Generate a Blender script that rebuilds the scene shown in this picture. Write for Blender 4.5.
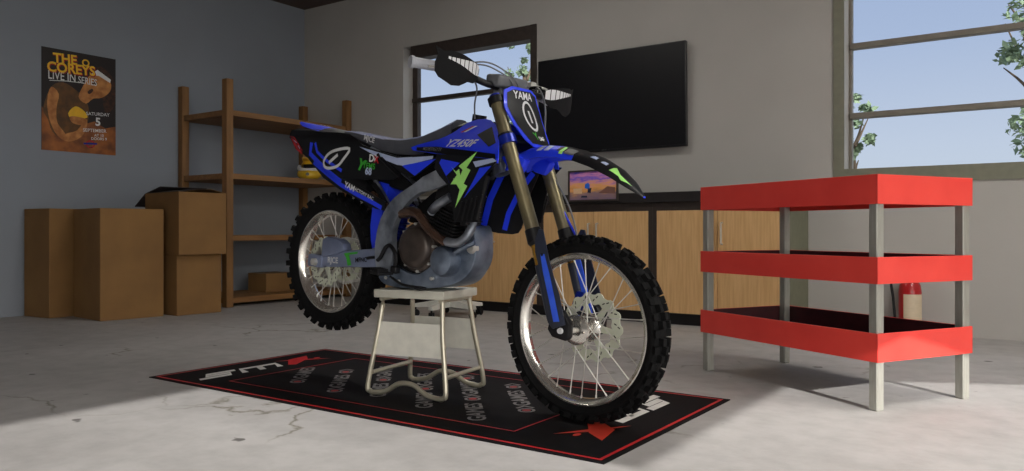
import bpy, bmesh, math, random
from mathutils import Vector, Matrix
from mathutils.geometry import delaunay_2d_cdt
random.seed(7)
R = math.radians
PI = math.pi
SC = bpy.context.scene
COL = SC.collection
for o in list(bpy.data.objects): bpy.data.objects.remove(o)

# ------------------------------------------------------------------ camera
cam_d = bpy.data.cameras.new('camera'); cam = bpy.data.objects.new('camera', cam_d); COL.objects.link(cam)
cam.location = (0, 0, .715); cam.rotation_euler = (R(90), 0, R(34.9))
cam_d.sensor_fit = 'HORIZONTAL'; cam_d.sensor_width = 36; cam_d.lens = 36*788/1024
cam_d.shift_y = -(235.5-231)/1024
cam_d.clip_start = .05; cam_d.clip_end = 300
SC.camera = cam

# ------------------------------------------------------------------ light
SC.view_settings.view_transform = 'Standard'
try: SC.view_settings.look = 'None'
except Exception: pass
SC.view_settings.gamma = 1; SC.view_settings.use_curve_mapping = False
SC.view_settings.exposure = 0.0
SUN = Vector((.8, -.6, .445)).normalized()            # towards the sun
SC.cycles.max_bounces = 8; SC.cycles.diffuse_bounces = 5; SC.cycles.use_denoising = True
SC.cycles.sample_clamp_indirect = 6

world = bpy.data.worlds.new('sky'); SC.world = world; world.use_nodes = True
wn = world.node_tree.nodes; wl = world.node_tree.links; wn.clear()
w_out = wn.new('ShaderNodeOutputWorld'); bg = wn.new('ShaderNodeBackground'); wl.new(bg.outputs[0], w_out.inputs[0])
tc = wn.new('ShaderNodeTexCoord'); sep = wn.new('ShaderNodeSeparateXYZ'); wl.new(tc.outputs['Generated'], sep.inputs[0])
rmp = wn.new('ShaderNodeValToRGB'); wl.new(sep.outputs['Z'], rmp.inputs[0])
e = rmp.color_ramp.elements
e[0].position = 0.0; e[0].color = (.62, .68, .76, 1)
e[1].position = 1.0; e[1].color = (.16, .28, .60, 1)
for p, c in ((.10, (.56, .63, .78, 1)), (.22, (.42, .51, .72, 1)), (.32, (.36, .45, .68, 1))):
    k = e.new(p); k.color = c
# the sky brightens towards the sun
dotn = wn.new('ShaderNodeVectorMath'); dotn.operation = 'DOT_PRODUCT'; wl.new(tc.outputs['Generated'], dotn.inputs[0]); dotn.inputs[1].default_value = SUN
mr = wn.new('ShaderNodeMapRange'); mr.interpolation_type = 'SMOOTHSTEP'; wl.new(dotn.outputs['Value'], mr.inputs[0])
mr.inputs[1].default_value = -.1; mr.inputs[2].default_value = 1.0; mr.inputs[3].default_value = 1.0; mr.inputs[4].default_value = 5.0
mrc = wn.new('ShaderNodeMix'); mrc.data_type = 'RGBA'; mrc.blend_type = 'MIX'
mr2 = wn.new('ShaderNodeMapRange'); wl.new(dotn.outputs['Value'], mr2.inputs[0]); mr2.inputs[1].default_value = -.1; mr2.inputs[2].default_value = .8
wl.new(mr2.outputs[0], mrc.inputs[0]); wl.new(rmp.outputs[0], mrc.inputs[6]); mrc.inputs[7].default_value = (.62, .60, .57, 1)
wl.new(mrc.outputs[2], bg.inputs[0]); wl.new(mr.outputs[0], bg.inputs[1])

sun_d = bpy.data.lights.new('sun', 'SUN'); sun = bpy.data.objects.new('sun', sun_d); COL.objects.link(sun)
sun_d.energy = 5.3; sun_d.angle = R(.5); sun_d.color = (1, .97, .93)
sun.rotation_euler = SUN.to_track_quat('Z', 'Y').to_euler(); sun.location = (12, -9, 7)

# ------------------------------------------------------------------ materials
def lin(c):
    c = c/255.
    return c/12.92 if c <= .04045 else ((c+.055)/1.055)**2.4
def S(r, g, b): return (lin(r), lin(g), lin(b))
def mat(name, c, rough=.5, metal=0., c2=None, scale=20., bump=0., bscale=None, coat=0., spec=.5, emit=None, stretch=None):
    m = bpy.data.materials.new(name); m.use_nodes = True
    n = m.node_tree.nodes; l = m.node_tree.links
    b = n['Principled BSDF']
    b.inputs['Roughness'].default_value = rough; b.inputs['Metallic'].default_value = metal
    b.inputs['Coat Weight'].default_value = coat; b.inputs['Specular IOR Level'].default_value = spec
    t = n.new('ShaderNodeTexCoord'); mp = n.new('ShaderNodeMapping'); l.new(t.outputs['Object'], mp.inputs[0])
    if stretch: mp.inputs['Scale'].default_value = stretch
    nz = n.new('ShaderNodeTexNoise'); nz.inputs['Scale'].default_value = scale; nz.inputs['Detail'].default_value = 4
    l.new(mp.outputs[0], nz.inputs[0])
    if c2 is None: c2 = tuple(v*.9 for v in c)
    cr = n.new('ShaderNodeValToRGB'); cr.color_ramp.elements[0].position = .35; cr.color_ramp.elements[1].position = .65
    cr.color_ramp.elements[0].color = (*c2, 1); cr.color_ramp.elements[1].color = (*c, 1)
    l.new(nz.outputs[0], cr.inputs[0]); l.new(cr.outputs[0], b.inputs['Base Color'])
    if bump:
        nb = n.new('ShaderNodeTexNoise'); nb.inputs['Scale'].default_value = bscale or scale*3; l.new(mp.outputs[0], nb.inputs[0])
        bp = n.new('ShaderNodeBump'); bp.inputs['Strength'].default_value = bump; bp.inputs['Distance'].default_value = .01
        l.new(nb.outputs[0], bp.inputs['Height']); l.new(bp.outputs[0], b.inputs['Normal'])
    if emit:
        b.inputs['Emission Strength'].default_value = emit; l.new(cr.outputs[0], b.inputs['Emission Color'])
    return m

M = {}
M['wall'] = mat('painted_plaster', (.47, .455, .43), .85, c2=(.44, .425, .40), scale=1.3, bump=.06, bscale=60)
M['wall_l'] = mat('painted_plaster_dim', (.275, .305, .35), .85, c2=(.26, .285, .325), scale=1.3, bump=.06, bscale=60)  # left wall: its dim bluish light is put into the plaster colour
M['ceiling'] = mat('brown_ceiling_boards', (.10, .065, .055), .8, c2=(.08, .05, .045), scale=6, stretch=(.3, 6, 1))
M['frame_dark'] = mat('dark_brown_window_frame', S(62, 52, 47), .6, c2=S(52, 44, 40))
M['frame_grey'] = mat('grey_window_frame', S(128, 122, 112), .6)
M['casing'] = mat('grey_green_casing', S(128, 128, 112), .7)
M['ground'] = mat('outside_gravel', (.30, .29, .27), .9, c2=(.22, .21, .19), scale=3)
M['wood'] = mat('shelf_timber', S(144, 104, 60), .6, c2=S(122, 86, 48), scale=5, stretch=(4, 4, .5), bump=.05)
M['woodh'] = mat('shelf_board_timber', S(144, 104, 60), .6, c2=S(122, 86, 48), scale=5, stretch=(4, .5, 4), bump=.05)
M['card'] = mat('cardboard', S(140, 104, 60), .85, c2=S(128, 94, 54), scale=3, bump=.04, bscale=90)
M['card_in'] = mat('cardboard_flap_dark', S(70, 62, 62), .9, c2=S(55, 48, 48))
M['tape'] = mat('packing_tape', S(150, 112, 66), .35)
M['door_wood'] = mat('oak_laminate', S(216, 176, 124), .45, c2=S(202, 160, 108), scale=7, stretch=(9, 9, .6), bump=.02)
M['carcass'] = mat('dark_cabinet_body', S(58, 49, 44), .5, c2=S(50, 42, 38))
M['carcass_side'] = mat('grey_green_side_panel', S(118, 118, 98), .6)
M['slab'] = mat('black_worktop', S(38, 34, 34), .45, c2=S(30, 27, 27))
M['kick'] = mat('black_plinth', S(22, 20, 22), .6)
M['handle'] = mat('brushed_handle', S(205, 200, 190), .35, .7)
M['tv'] = mat('tv_bezel', S(20, 20, 23), .35)
M['tv_scr'] = mat('tv_screen', S(17, 17, 21), .4, c2=S(15, 15, 19), spec=.3)
M['greymark'] = mat('grey_print', S(110, 110, 112), .5)
M['red'] = mat('red_powder_coat', S(236, 72, 62), .42, c2=S(226, 62, 54), scale=4, bump=.02, bscale=12)
M['red_shade'] = mat('red_tray_shade', S(74, 22, 30), .6, c2=S(64, 18, 26))  # the rack's red, darkened to paint shade inside the trays
M['leg_steel'] = mat('brushed_steel_leg', S(168, 167, 158), .38, .35, c2=S(156, 155, 146), stretch=(6, 6, .6))
M['black'] = mat('black_plastic', S(20, 20, 23), .45, c2=S(16, 16, 19), spec=.3)
M['blackmatte'] = mat('matte_black', S(16, 16, 18), .75, spec=.2)
M['rubber'] = mat('tyre_rubber', S(15, 15, 16), .8, c2=S(10, 10, 11), bump=.2, bscale=80, spec=.2)
M['blue'] = mat('blue_plastic', (.016, .05, .92), .42, c2=(.014, .045, .88), coat=.1)
M['blue_d'] = mat('deep_blue_metal', (.005, .02, .30), .3, .3)
M['white'] = mat('white_print', S(225, 226, 228), .45)
M['whiteblue'] = mat('pale_blue_print', S(176, 188, 222), .45)
M['green'] = mat('green_print', S(176, 244, 128), .45)
M['green_d'] = mat('dark_green_print', S(60, 170, 50), .45)
M['redp'] = mat('red_print', S(190, 18, 26), .45, c2=S(120, 12, 20), scale=60)
M['rim'] = mat('polished_alloy', S(232, 228, 220), .18, .85, c2=S(205, 202, 196), scale=4)
M['steel'] = mat('steel', S(214, 212, 206), .32, .45)
M['disc'] = mat('brake_disc_steel', S(214, 218, 198), .5, .1)
M['alu'] = mat('cast_alloy', S(178, 184, 194), .36, .7, c2=S(112, 118, 128), scale=11, bump=.35, bscale=16)  # darker mottle paints reflections into the alloy
M['alu_b'] = mat('blued_cast_alloy', S(142, 154, 172), .36, .6, c2=S(92, 104, 122), scale=10, bump=.35, bscale=15)
M['swing'] = mat('swingarm_alloy', S(140, 150, 178), .42, .4, c2=S(118, 128, 156), scale=8)
M['engine'] = mat('black_engine_casting', S(42, 42, 44), .5, .4, c2=S(30, 30, 32), bump=.1, bscale=40)
M['cover'] = mat('bronze_black_cover', S(82, 72, 66), .35, .4, c2=S(66, 58, 54))
M['pipe'] = mat('heat_tinted_pipe', S(124, 98, 84), .25, .7, c2=S(98, 74, 62), scale=10)
M['fork'] = mat('bronze_fork_tube', S(136, 126, 94), .38, .55, c2=S(108, 100, 78), scale=9)
M['gold'] = mat('gold_tube', S(214, 164, 66), .25, .8)
M['seat'] = mat('seat_vinyl', S(82, 84, 92), .7, c2=S(74, 76, 84), bump=.15, bscale=200)
M['grip'] = mat('pale_grip', S(176, 178, 186), .55, bump=.2, bscale=120)
M['guardfork'] = mat('fork_guard_dark', S(46, 52, 70), .38, c2=S(40, 45, 60))
M['guardblue'] = mat('fork_guard_blue', (.03, .10, .85), .35, c2=(.05, .16, .9), scale=14)
M['stand'] = mat('stand_metal_sheet', S(242, 240, 228), .5, .1)
M['stand_top'] = mat('stand_top_plate', S(206, 204, 190), .5, .1)
M['stand_tube'] = mat('stand_tube', S(206, 200, 180), .28, .6)
M['mat'] = mat('black_rubber_mat', S(18, 15, 18), .75, c2=S(13, 11, 13), bump=.1, bscale=200, spec=.15)
M['mat2'] = mat('charcoal_mat_field', S(25, 23, 26), .75, c2=S(20, 19, 21), bump=.1, bscale=200, spec=.15)
M['matred'] = mat('mat_red_line', S(196, 20, 30), .5)
M['matwhite'] = mat('mat_white_print', S(232, 230, 226), .5)
M['matgrey'] = mat('mat_grey_print', S(140, 136, 136), .6)
M['matorange'] = mat('mat_orange_print', S(222, 62, 40), .5)
M['chairwhite'] = mat('white_plastic', S(216, 216, 208), .4)
M['ext_red'] = mat('extinguisher_red', S(176, 24, 28), .3, coat=.3)
M['ext_label'] = mat('cream_label', S(214, 196, 168), .5)
M['yellow'] = mat('yellow_gloss', S(236, 196, 56), .35, c2=S(226, 184, 48), coat=.3)
M['leaf'] = mat('leaves', (.20, .27, .17), .7, c2=(.13, .19, .11), scale=6)
M['bark'] = mat('bark', S(90, 76, 62), .9, bump=.3)
M['glassgrey'] = mat('grey_plastic', S(104, 106, 110), .5)

def glass_mat():
    m = bpy.data.materials.new('window_glass'); m.use_nodes = True
    n = m.node_tree.nodes; l = m.node_tree.links; n.clear()
    o = n.new('ShaderNodeOutputMaterial'); mx = n.new('ShaderNodeMixShader'); t = n.new('ShaderNodeBsdfTransparent'); g = n.new('ShaderNodeBsdfGlossy')
    f = n.new('ShaderNodeFresnel'); f.inputs[0].default_value = 1.08
    t.inputs[0].default_value = (.96, .98, .98, 1); g.inputs['Roughness'].default_value = .02
    l.new(f.outputs[0], mx.inputs[0]); l.new(t.outputs[0], mx.inputs[1]); l.new(g.outputs[0], mx.inputs[2]); l.new(mx.outputs[0], o.inputs[0])
    return m
M['glass'] = glass_mat()

def floor_mat():
    m = bpy.data.materials.new('worn_concrete'); m.use_nodes = True
    n = m.node_tree.nodes; l = m.node_tree.links; b = n['Principled BSDF']; b.inputs['Roughness'].default_value = .62
    b.inputs['Specular IOR Level'].default_value = .35
    t = n.new('ShaderNodeTexCoord')
    def noise(sc, det=6, rough=.6, vec=None):
        z = n.new('ShaderNodeTexNoise'); z.inputs['Scale'].default_value = sc; z.inputs['Detail'].default_value = det; z.inputs['Roughness'].default_value = rough
        l.new(vec or t.outputs['Object'], z.inputs[0]); return z.outputs[0]
    def ramp(inp, stops):
        r = n.new('ShaderNodeValToRGB'); l.new(inp, r.inputs[0]); el = r.color_ramp.elements
        el[0].position, el[0].color = stops[0][0], (*stops[0][1], 1); el[1].position, el[1].color = stops[-1][0], (*stops[-1][1], 1)
        for p, c in stops[1:-1]: k = el.new(p); k.color = (*c, 1)
        return r.outputs[0]
    def mul(a, c, fac=1.):
        x = n.new('ShaderNodeMix'); x.data_type = 'RGBA'; x.blend_type = 'MULTIPLY'; x.inputs[0].default_value = fac
        l.new(a, x.inputs[6]); l.new(c, x.inputs[7]); return x.outputs[2]
    base = ramp(noise(.9, 8, .65), [(.3, (.36, .345, .335)), (.5, (.43, .415, .405)), (.72, (.50, .485, .475))])
    # fine mottling
    base = mul(base, ramp(noise(9, 5), [(.3, (.86, .86, .86)), (.6, (1, 1, 1))]))
    # small dark pits and oil spots
    base = mul(base, ramp(noise(11, 2, .4), [(.235, (.3, .29, .28)), (.27, (1, 1, 1))]))
    # cracks, only in some places
    wv = n.new('ShaderNodeTexNoise'); wv.inputs['Scale'].default_value = 4; wv.inputs['Detail'].default_value = 5; l.new(t.outputs['Object'], wv.inputs[0])
    va = n.new('ShaderNodeVectorMath'); va.operation = 'MULTIPLY_ADD'; l.new(wv.outputs['Color'], va.inputs[0]); va.inputs[1].default_value = (.35, .35, .35); l.new(t.outputs['Object'], va.inputs[2])
    vo = n.new('ShaderNodeTexVoronoi'); vo.feature = 'DISTANCE_TO_EDGE'; vo.inputs['Scale'].default_value = 1.35; l.new(va.outputs[0], vo.inputs[0])
    crack = ramp(vo.outputs['Distance'], [(0, (.45, .44, .38)), (.008, (.72, .70, .64)), (.02, (1, 1, 1))])
    mask = ramp(noise(.9, 2), [(.55, (0, 0, 0)), (.64, (1, 1, 1))])
    x = n.new('ShaderNodeMix'); x.data_type = 'RGBA'; l.new(mask, x.inputs[0]); l.new(base, x.inputs[6])
    l.new(mul(base, crack), x.inputs[7]); col = x.outputs[2]
    l.new(col, b.inputs['Base Color'])
    bp = n.new('ShaderNodeBump'); bp.inputs['Strength'].default_value = .15; bp.inputs['Distance'].default_value = .01
    l.new(noise(30, 6), bp.inputs['Height']); l.new(bp.outputs[0], b.inputs['Normal'])
    return m
M['floor'] = floor_mat()

def picture_mat():   # sunset photograph in the small frame: a printed image, bands of colour
    m = bpy.data.materials.new('printed_sunset'); m.use_nodes = True
    n = m.node_tree.nodes; l = m.node_tree.links; b = n['Principled BSDF']; b.inputs['Roughness'].default_value = .5
    t = n.new('ShaderNodeTexCoord'); s = n.new('ShaderNodeSeparateXYZ'); l.new(t.outputs['Object'], s.inputs[0])
    z = n.new('ShaderNodeTexNoise'); z.inputs['Scale'].default_value = 9; z.inputs['Detail'].default_value = 5
    mp = n.new('ShaderNodeMapping'); mp.inputs['Scale'].default_value = (1, 1, 4.5); l.new(t.outputs['Object'], mp.inputs[0]); l.new(mp.outputs[0], z.inputs[0])
    a = n.new('ShaderNodeMath'); a.operation = 'MULTIPLY_ADD'; l.new(z.outputs[0], a.inputs[0]); a.inputs[1].default_value = .16; a.inputs[2].default_value = -.08
    d = n.new('ShaderNodeMath'); d.operation = 'ADD'; l.new(a.outputs[0], d.inputs[0]); l.new(s.outputs['Z'], d.inputs[1])
    r = n.new('ShaderNodeValToRGB'); k = n.new('ShaderNodeMapRange'); k.inputs[1].default_value = -.13; k.inputs[2].default_value = .13
    l.new(d.outputs[0], k.inputs[0]); l.new(k.outputs[0], r.inputs[0]); el = r.color_ramp.elements
    el[0].position = 0; el[0].color = (*S(120, 100, 130), 1); el[1].position = 1; el[1].color = (*S(70, 70, 190), 1)
    for p, c in ((.25, S(150, 120, 120)), (.38, S(225, 160, 90)), (.5, S(235, 170, 110)), (.62, S(220, 150, 170)), (.72, S(110, 90, 210)), (.84, S(215, 140, 190))):
        q = el.new(p); q.color = (*c, 1)
    l.new(r.outputs[0], b.inputs['Base Color'])
    return m
M['sunset'] = picture_mat()
M['poster'] = mat('poster_print_dark', S(36, 26, 26), .55, c2=S(26, 20, 22), scale=5)
M['poster_o'] = mat('poster_print_orange', S(176, 104, 44), .55, c2=S(110, 62, 30), scale=7)
M['poster_skin'] = mat('poster_print_skin', S(206, 142, 78), .55, c2=S(160, 98, 48), scale=14)
M['poster_shirt'] = mat('poster_print_shirt', S(112, 74, 30), .55, c2=S(78, 52, 24), scale=14)
M['poster_hair'] = mat('poster_print_hair', S(40, 22, 14), .55, c2=S(74, 40, 20), scale=30)
M['poster_y'] = mat('poster_print_yellow', S(248, 196, 40), .5)

# ------------------------------------------------------------------ mesh helpers
def vadd(bm, pts, mtx=None):
    return [bm.verts.new(mtx @ Vector(p) if mtx else Vector(p)) for p in pts]
def face(bm, vs, mi=0):
    try: f = bm.faces.new(vs); f.material_index = mi; return f
    except ValueError: return None
def box(bm, lo, hi, mi=0, mtx=None, bev=0., seg=1):
    t = bmesh.new()
    lo, hi = Vector(lo), Vector(hi)
    bmesh.ops.create_cube(t, size=1, matrix=Matrix.Translation((lo+hi)/2) @ Matrix.Diagonal((*(hi-lo), 1)))
    if bev: bmesh.ops.bevel(t, geom=t.edges[:], offset=bev, segments=seg, affect='EDGES', profile=.5)
    merge(bm, t, mi, mtx)
def merge(bm, t, mi=0, mtx=None):
    mp = {v: bm.verts.new(mtx @ v.co if mtx else v.co) for v in t.verts}
    for f in t.faces:
        g = face(bm, [mp[v] for v in f.verts], mi if mi is not None else f.material_index)
    t.free()
def frame_of(d):
    d = d.normalized(); up = Vector((0, 0, 1)) if abs(d.z) < .9 else Vector((1, 0, 0))
    a = d.cross(up).normalized(); return a, a.cross(d).normalized()
def cyl(bm, p0, p1, r0, r1=None, seg=20, mi=0, cap=True):
    p0, p1 = Vector(p0), Vector(p1); r1 = r0 if r1 is None else r1
    a, b = frame_of(p1-p0)
    A = [bm.verts.new(p0+(a*math.cos(2*PI*i/seg)+b*math.sin(2*PI*i/seg))*r0) for i in range(seg)]
    B = [bm.verts.new(p1+(a*math.cos(2*PI*i/seg)+b*math.sin(2*PI*i/seg))*r1) for i in range(seg)]
    for i in range(seg): face(bm, [A[i], A[(i+1) % seg], B[(i+1) % seg], B[i]], mi)
    if cap: face(bm, A[::-1], mi); face(bm, B, mi)
def smooth_path(pts, n=6):
    P = [Vector(p) for p in pts]; out = []
    if len(P) < 3: return P
    Q = [P[0]*2-P[1]]+P+[P[-1]*2-P[-2]]
    for i in range(1, len(Q)-2):
        for k in range(n):
            t = k/n; a, b, c, d = Q[i-1], Q[i], Q[i+1], Q[i+2]
            out.append(.5*((2*b)+(c-a)*t+(2*a-5*b+4*c-d)*t*t+(3*b-a-3*c+d)*t**3))
    out.append(P[-1]); return out
def tube(bm, pts, r, seg=10, mi=0, sm=6, cap=True, radii=None):
    P = smooth_path(pts, sm) if sm else [Vector(p) for p in pts]
    n = len(P); a = None; rings = []
    for i, p in enumerate(P):
        d = (P[min(i+1, n-1)]-P[max(i-1, 0)]).normalized()
        if a is None: a, b = frame_of(d)
        else:
            a = (a-d*a.dot(d)).normalized(); b = d.cross(a)
        if radii:
            t = i/(n-1)*(len(radii)-1); k = min(int(t), len(radii)-2); rr = radii[k]+(radii[k+1]-radii[k])*(t-k)
        else: rr = r
        rings.append([bm.verts.new(p+(a*math.cos(2*PI*j/seg)+b*math.sin(2*PI*j/seg))*rr) for j in range(seg)])
    for A, B in zip(rings, rings[1:]):
        for j in range(seg): face(bm, [A[j], A[(j+1) % seg], B[(j+1) % seg], B[j]], mi)
    if cap: face(bm, rings[0][::-1], mi); face(bm, rings[-1], mi)
def lathe(bm, prof, seg=48, mi=0, mtx=None, closed=False):
    """profile of (radius, offset along Y axis), revolved about Y"""
    rings = []
    for r, y in prof:
        rings.append(vadd(bm, [(r*math.cos(2*PI*i/seg), y, r*math.sin(2*PI*i/seg)) for i in range(seg)], mtx))
    pairs = list(zip(rings, rings[1:]))
    if closed: pairs.append((rings[-1], rings[0]))
    for A, B in pairs:
        for i in range(seg): face(bm, [A[i], A[(i+1) % seg], B[(i+1) % seg], B[i]], mi)
    if not closed:
        if prof[0][0] > 1e-4: face(bm, rings[0][::-1], mi)
        if prof[-1][0] > 1e-4: face(bm, rings[-1], mi)
def loft(bm, rings, mi=0, cap=True, closed=True, mif=None):
    V = [vadd(bm, r) for r in rings]; n = len(V[0])
    for q, (A, B) in enumerate(zip(V, V[1:])):
        for j in range(n if closed else n-1):
            face(bm, [A[j], A[(j+1) % n], B[(j+1) % n], B[j]], mif(q, j) if mif else mi)
    if cap: face(bm, V[0][::-1], mif(0, 0) if mif else mi); face(bm, V[-1], mif(0, 0) if mif else mi)
def prism(bm, outline, y0, y1, mi=0, bev=0., mtx=None, plane='xz', seg=2):
    """outline (a, b) extruded along the third axis"""
    t = bmesh.new()
    f3 = (lambda a, b, c: (a, c, b)) if plane == 'xz' else ((lambda a, b, c: (a, b, c)) if plane == 'xy' else (lambda a, b, c: (c, a, b)))
    A = [t.verts.new(f3(a, b, y0)) for a, b in outline]; B = [t.verts.new(f3(a, b, y1)) for a, b in outline]
    n = len(A)
    for i in range(n): t.faces.new([A[i], A[(i+1) % n], B[(i+1) % n], B[i]])
    t.faces.new(A[::-1]); t.faces.new(B)
    bmesh.ops.recalc_face_normals(t, faces=t.faces[:])
    if bev: bmesh.ops.bevel(t, geom=[e for e in t.edges if len(e.link_faces) == 2 and e.calc_face_angle(0) > .4], offset=bev, segments=seg, affect='EDGES', profile=.5, clamp_overlap=True)
    merge(bm, t, mi, mtx)
def smooth_outline(pts, n=4):
    P = [Vector((*p, 0)) for p in pts]; m = len(P); out = []
    for i in range(m):
        a, b, c, d = P[i-1], P[i], P[(i+1) % m], P[(i+2) % m]
        for k in range(n):
            t = k/n; v = .5*((2*b)+(c-a)*t+(2*a-5*b+4*c-d)*t*t+(3*b-a-3*c+d)*t**3)
            out.append((v.x, v.y))
    return out
def inside(p, poly):
    x, y = p; c = False; n = len(poly)
    for i in range(n):
        x1, y1 = poly[i]; x2, y2 = poly[i-1]
        if (y1 > y) != (y2 > y) and x < (x2-x1)*(y-y1)/(y2-y1)+x1: c = not c
    return c
def tess(outline, ml):
    """triangulated 2-D polygon with inner points"""
    pts = []; n = len(outline)
    for i in range(n):
        a, b = Vector(outline[i]), Vector(outline[(i+1) % n]); k = max(1, int((b-a).length/ml))
        for j in range(k): q = a.lerp(b, j/k); pts.append((q.x, q.y))
    nb = len(pts)
    xs = [p[0] for p in pts]; ys = [p[1] for p in pts]
    x = min(xs)+ml*.5
    while x < max(xs):
        y = min(ys)+ml*.5
        while y < max(ys):
            if inside((x, y), pts) and min((x-p[0])**2+(y-p[1])**2 for p in pts[:nb]) > (ml*.4)**2: pts.append((x, y))
            y += ml
        x += ml
    V, Ed, F, *_ = delaunay_2d_cdt([Vector(p) for p in pts], [(i, (i+1) % nb) for i in range(nb)], [], 1, 1e-6)
    F = [f for f in F if inside((sum(V[i].x for i in f)/len(f), sum(V[i].y for i in f)/len(f)), pts[:nb])]
    return [(v.x, v.y) for v in V], F
def mapped(fn, u, v, off=0.):
    p = Vector(fn(u, v))
    if not off: return p
    h = .004; a = Vector(fn(u+h, v))-Vector(fn(u-h, v)); b = Vector(fn(u, v+h))-Vector(fn(u, v-h))
    n = a.cross(b).normalized(); return p+n*off
def sheet(bm, outline, fn, th=.003, mi=0, ml=.03, off=0., sgn=1):
    """curved sheet: outline in (u, v) mapped by fn, sgn turns the outside round"""
    V, F = tess(outline, ml)
    A = [bm.verts.new(mapped(fn, u, v, off*sgn)) for u, v in V]
    for f in F: face(bm, [A[i] for i in f], mi)
    if th:
        B = [bm.verts.new(mapped(fn, u, v, (off-th)*sgn)) for u, v in V]; cnt = {}
        for f in F:
            face(bm, [B[i] for i in reversed(f)], mi)
            for i in range(len(f)):
                k = (f[i], f[(i+1) % len(f)]); cnt[k] = 1
        for (i, j) in list(cnt):
            if (j, i) not in cnt: face(bm, [A[j], A[i], B[i], B[j]], mi)
def stroke(pts, w, closed=False):
    """outline polygon(s) of a thick polyline: returns list of quads"""
    out = []; P = [Vector(p) for p in pts]; n = len(P)
    L = []; Rr = []
    for i in range(n):
        if closed: d = (P[(i+1) % n]-P[i-1])
        else: d = P[min(i+1, n-1)]-P[max(i-1, 0)]
        d.normalize(); q = Vector((-d.y, d.x))*w/2; L.append(P[i]+q); Rr.append(P[i]-q)
    for i in range(n if closed else n-1):
        j = (i+1) % n; out.append([tuple(Rr[i]), tuple(Rr[j]), tuple(L[j]), tuple(L[i])])
    return out
_tc = {}
def text2d(s, size=1., bold=0., shear=0., wide=1.):
    key = (s, bold, shear)
    if key not in _tc:
        c = bpy.data.curves.new('t', 'FONT'); c.body = s; c.size = 1; c.offset = bold; c.shear = shear; c.align_x = 'CENTER'; c.align_y = 'CENTER'; c.resolution_u = 3
        o = bpy.data.objects.new('t', c); COL.objects.link(o); bpy.context.view_layer.update()
        m = o.evaluated_get(bpy.context.evaluated_depsgraph_get()).to_mesh()
        _tc[key] = ([(v.co.x, v.co.y) for v in m.vertices], [list(p.vertices) for p in m.polygons])
        bpy.data.objects.remove(o); bpy.data.curves.remove(c)
    V, F = _tc[key]
    return [(x*size*wide, y*size) for x, y in V], F
def text_on(bm, s, fn, cx, cy, size, ang=0., mi=0, off=.0015, sgn=1, bold=.01, shear=0., wide=1.):
    V, F = text2d(s, size, bold, shear, wide); ca, sa = math.cos(ang), math.sin(ang)
    A = [bm.verts.new(mapped(fn, cx+x*ca-y*sa, cy+x*sa+y*ca, off*sgn)) for x, y in V]
    for f in F: face(bm, [A[i] for i in f], mi)
def obj(name, bm, mats, parent=None, smooth=True, ang=38, recalc=True, label=None):
    if recalc: bmesh.ops.recalc_face_normals(bm, faces=bm.faces[:])
    for f in bm.faces: f.smooth = smooth
    if smooth:
        for e in bm.edges:
            if len(e.link_faces) == 2 and e.calc_face_angle(0) > R(ang): e.smooth = False
    me = bpy.data.meshes.new(name); bm.to_mesh(me); bm.free()
    for m in (mats if isinstance(mats, (list, tuple)) else [mats]): me.materials.append(M[m] if isinstance(m, str) else m)
    o = bpy.data.objects.new(name, me); COL.objects.link(o)
    if parent: o.parent = parent
    if label: o['label'] = label
    return o
def tag(o, label, cat, group=None):
    o['label'] = label; o['category'] = cat
    if group: o['group'] = group
    return o
def thing(name, label, cat, loc=(0, 0, 0), rz=0., group=None):
    o = bpy.data.objects.new(name, None); COL.objects.link(o); o.empty_display_size = .1
    o.location = loc; o.rotation_euler = (0, 0, rz); return tag(o, label, cat, group)
def struct(name, bm, mats, parent=None, **k):
    o = obj(name, bm, mats, parent, **k)
    if not parent: o['kind'] = 'structure'
    return o
def copy_tree(o, parent=None):
    c = o.copy(); COL.objects.link(c); c.parent = parent
    for ch in list(o.children): copy_tree(ch, c)
    return c
def NB(): return bmesh.new()

# ------------------------------------------------------------------ room shell
XL, XR, YB, YF, ZC, T = -7.18, 1.8, 6.1, -6.0, 3.27, .26
W1 = (-5.64, -4.01, 1.10, 2.63); W2 = (-1.300, 1.3, 1.10, 2.63)
b = NB(); box(b, (XL-T, YF-T, -.2), (XR+T, YB+T, 0)); struct('floor', b, 'floor', smooth=False)
b = NB(); box(b, (XL-T, YF-T, ZC), (XR+T, YB+T, ZC+.2)); struct('ceiling', b, 'ceiling', smooth=False)
b = NB(); box(b, (XL-T, YF-T, 0), (XL, YB+T, ZC)); struct('wall_left', b, 'wall_l', smooth=False)
b = NB(); box(b, (XL, YF-T, 0), (XR+T, YF, ZC)); struct('wall_front', b, 'wall', smooth=False)
b = NB()
x0 = XL
for (a, c, z0, z1) in (W1, W2):
    box(b, (x0, YB, 0), (a, YB+T, ZC)); box(b, (a, YB, 0), (c, YB+T, z0)); box(b, (a, YB, z1), (c, YB+T, ZC)); x0 = c
box(b, (x0, YB, 0), (XR+T, YB+T, ZC)); struct('wall_back', b, 'wall', smooth=False)
# right wall with an unseen garage door opening, its outline shaped to cast the floor's sun patches
b = NB()
prism(b, [(YB, 0), (YB, ZC), (YF, ZC), (YF, 2.92), (-1.777, 2.92), (-.165, 1.724), (1.585, 1.724), (3.03, 1.084), (4.1, .62), (4.1, 0)], XR, XR+T, plane='yz')
struct('wall_right', b, 'wall', smooth=False)
b = NB(); box(b, (-60, -60, -.5), (80, 80, -.21)); struct('ground', b, 'ground', smooth=False)
# apron outside the door
b = NB(); box(b, (XR+T+.01, -12, -.2), (16, 8, -.02)); struct('ground_apron', b, 'ground', smooth=False)

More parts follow.
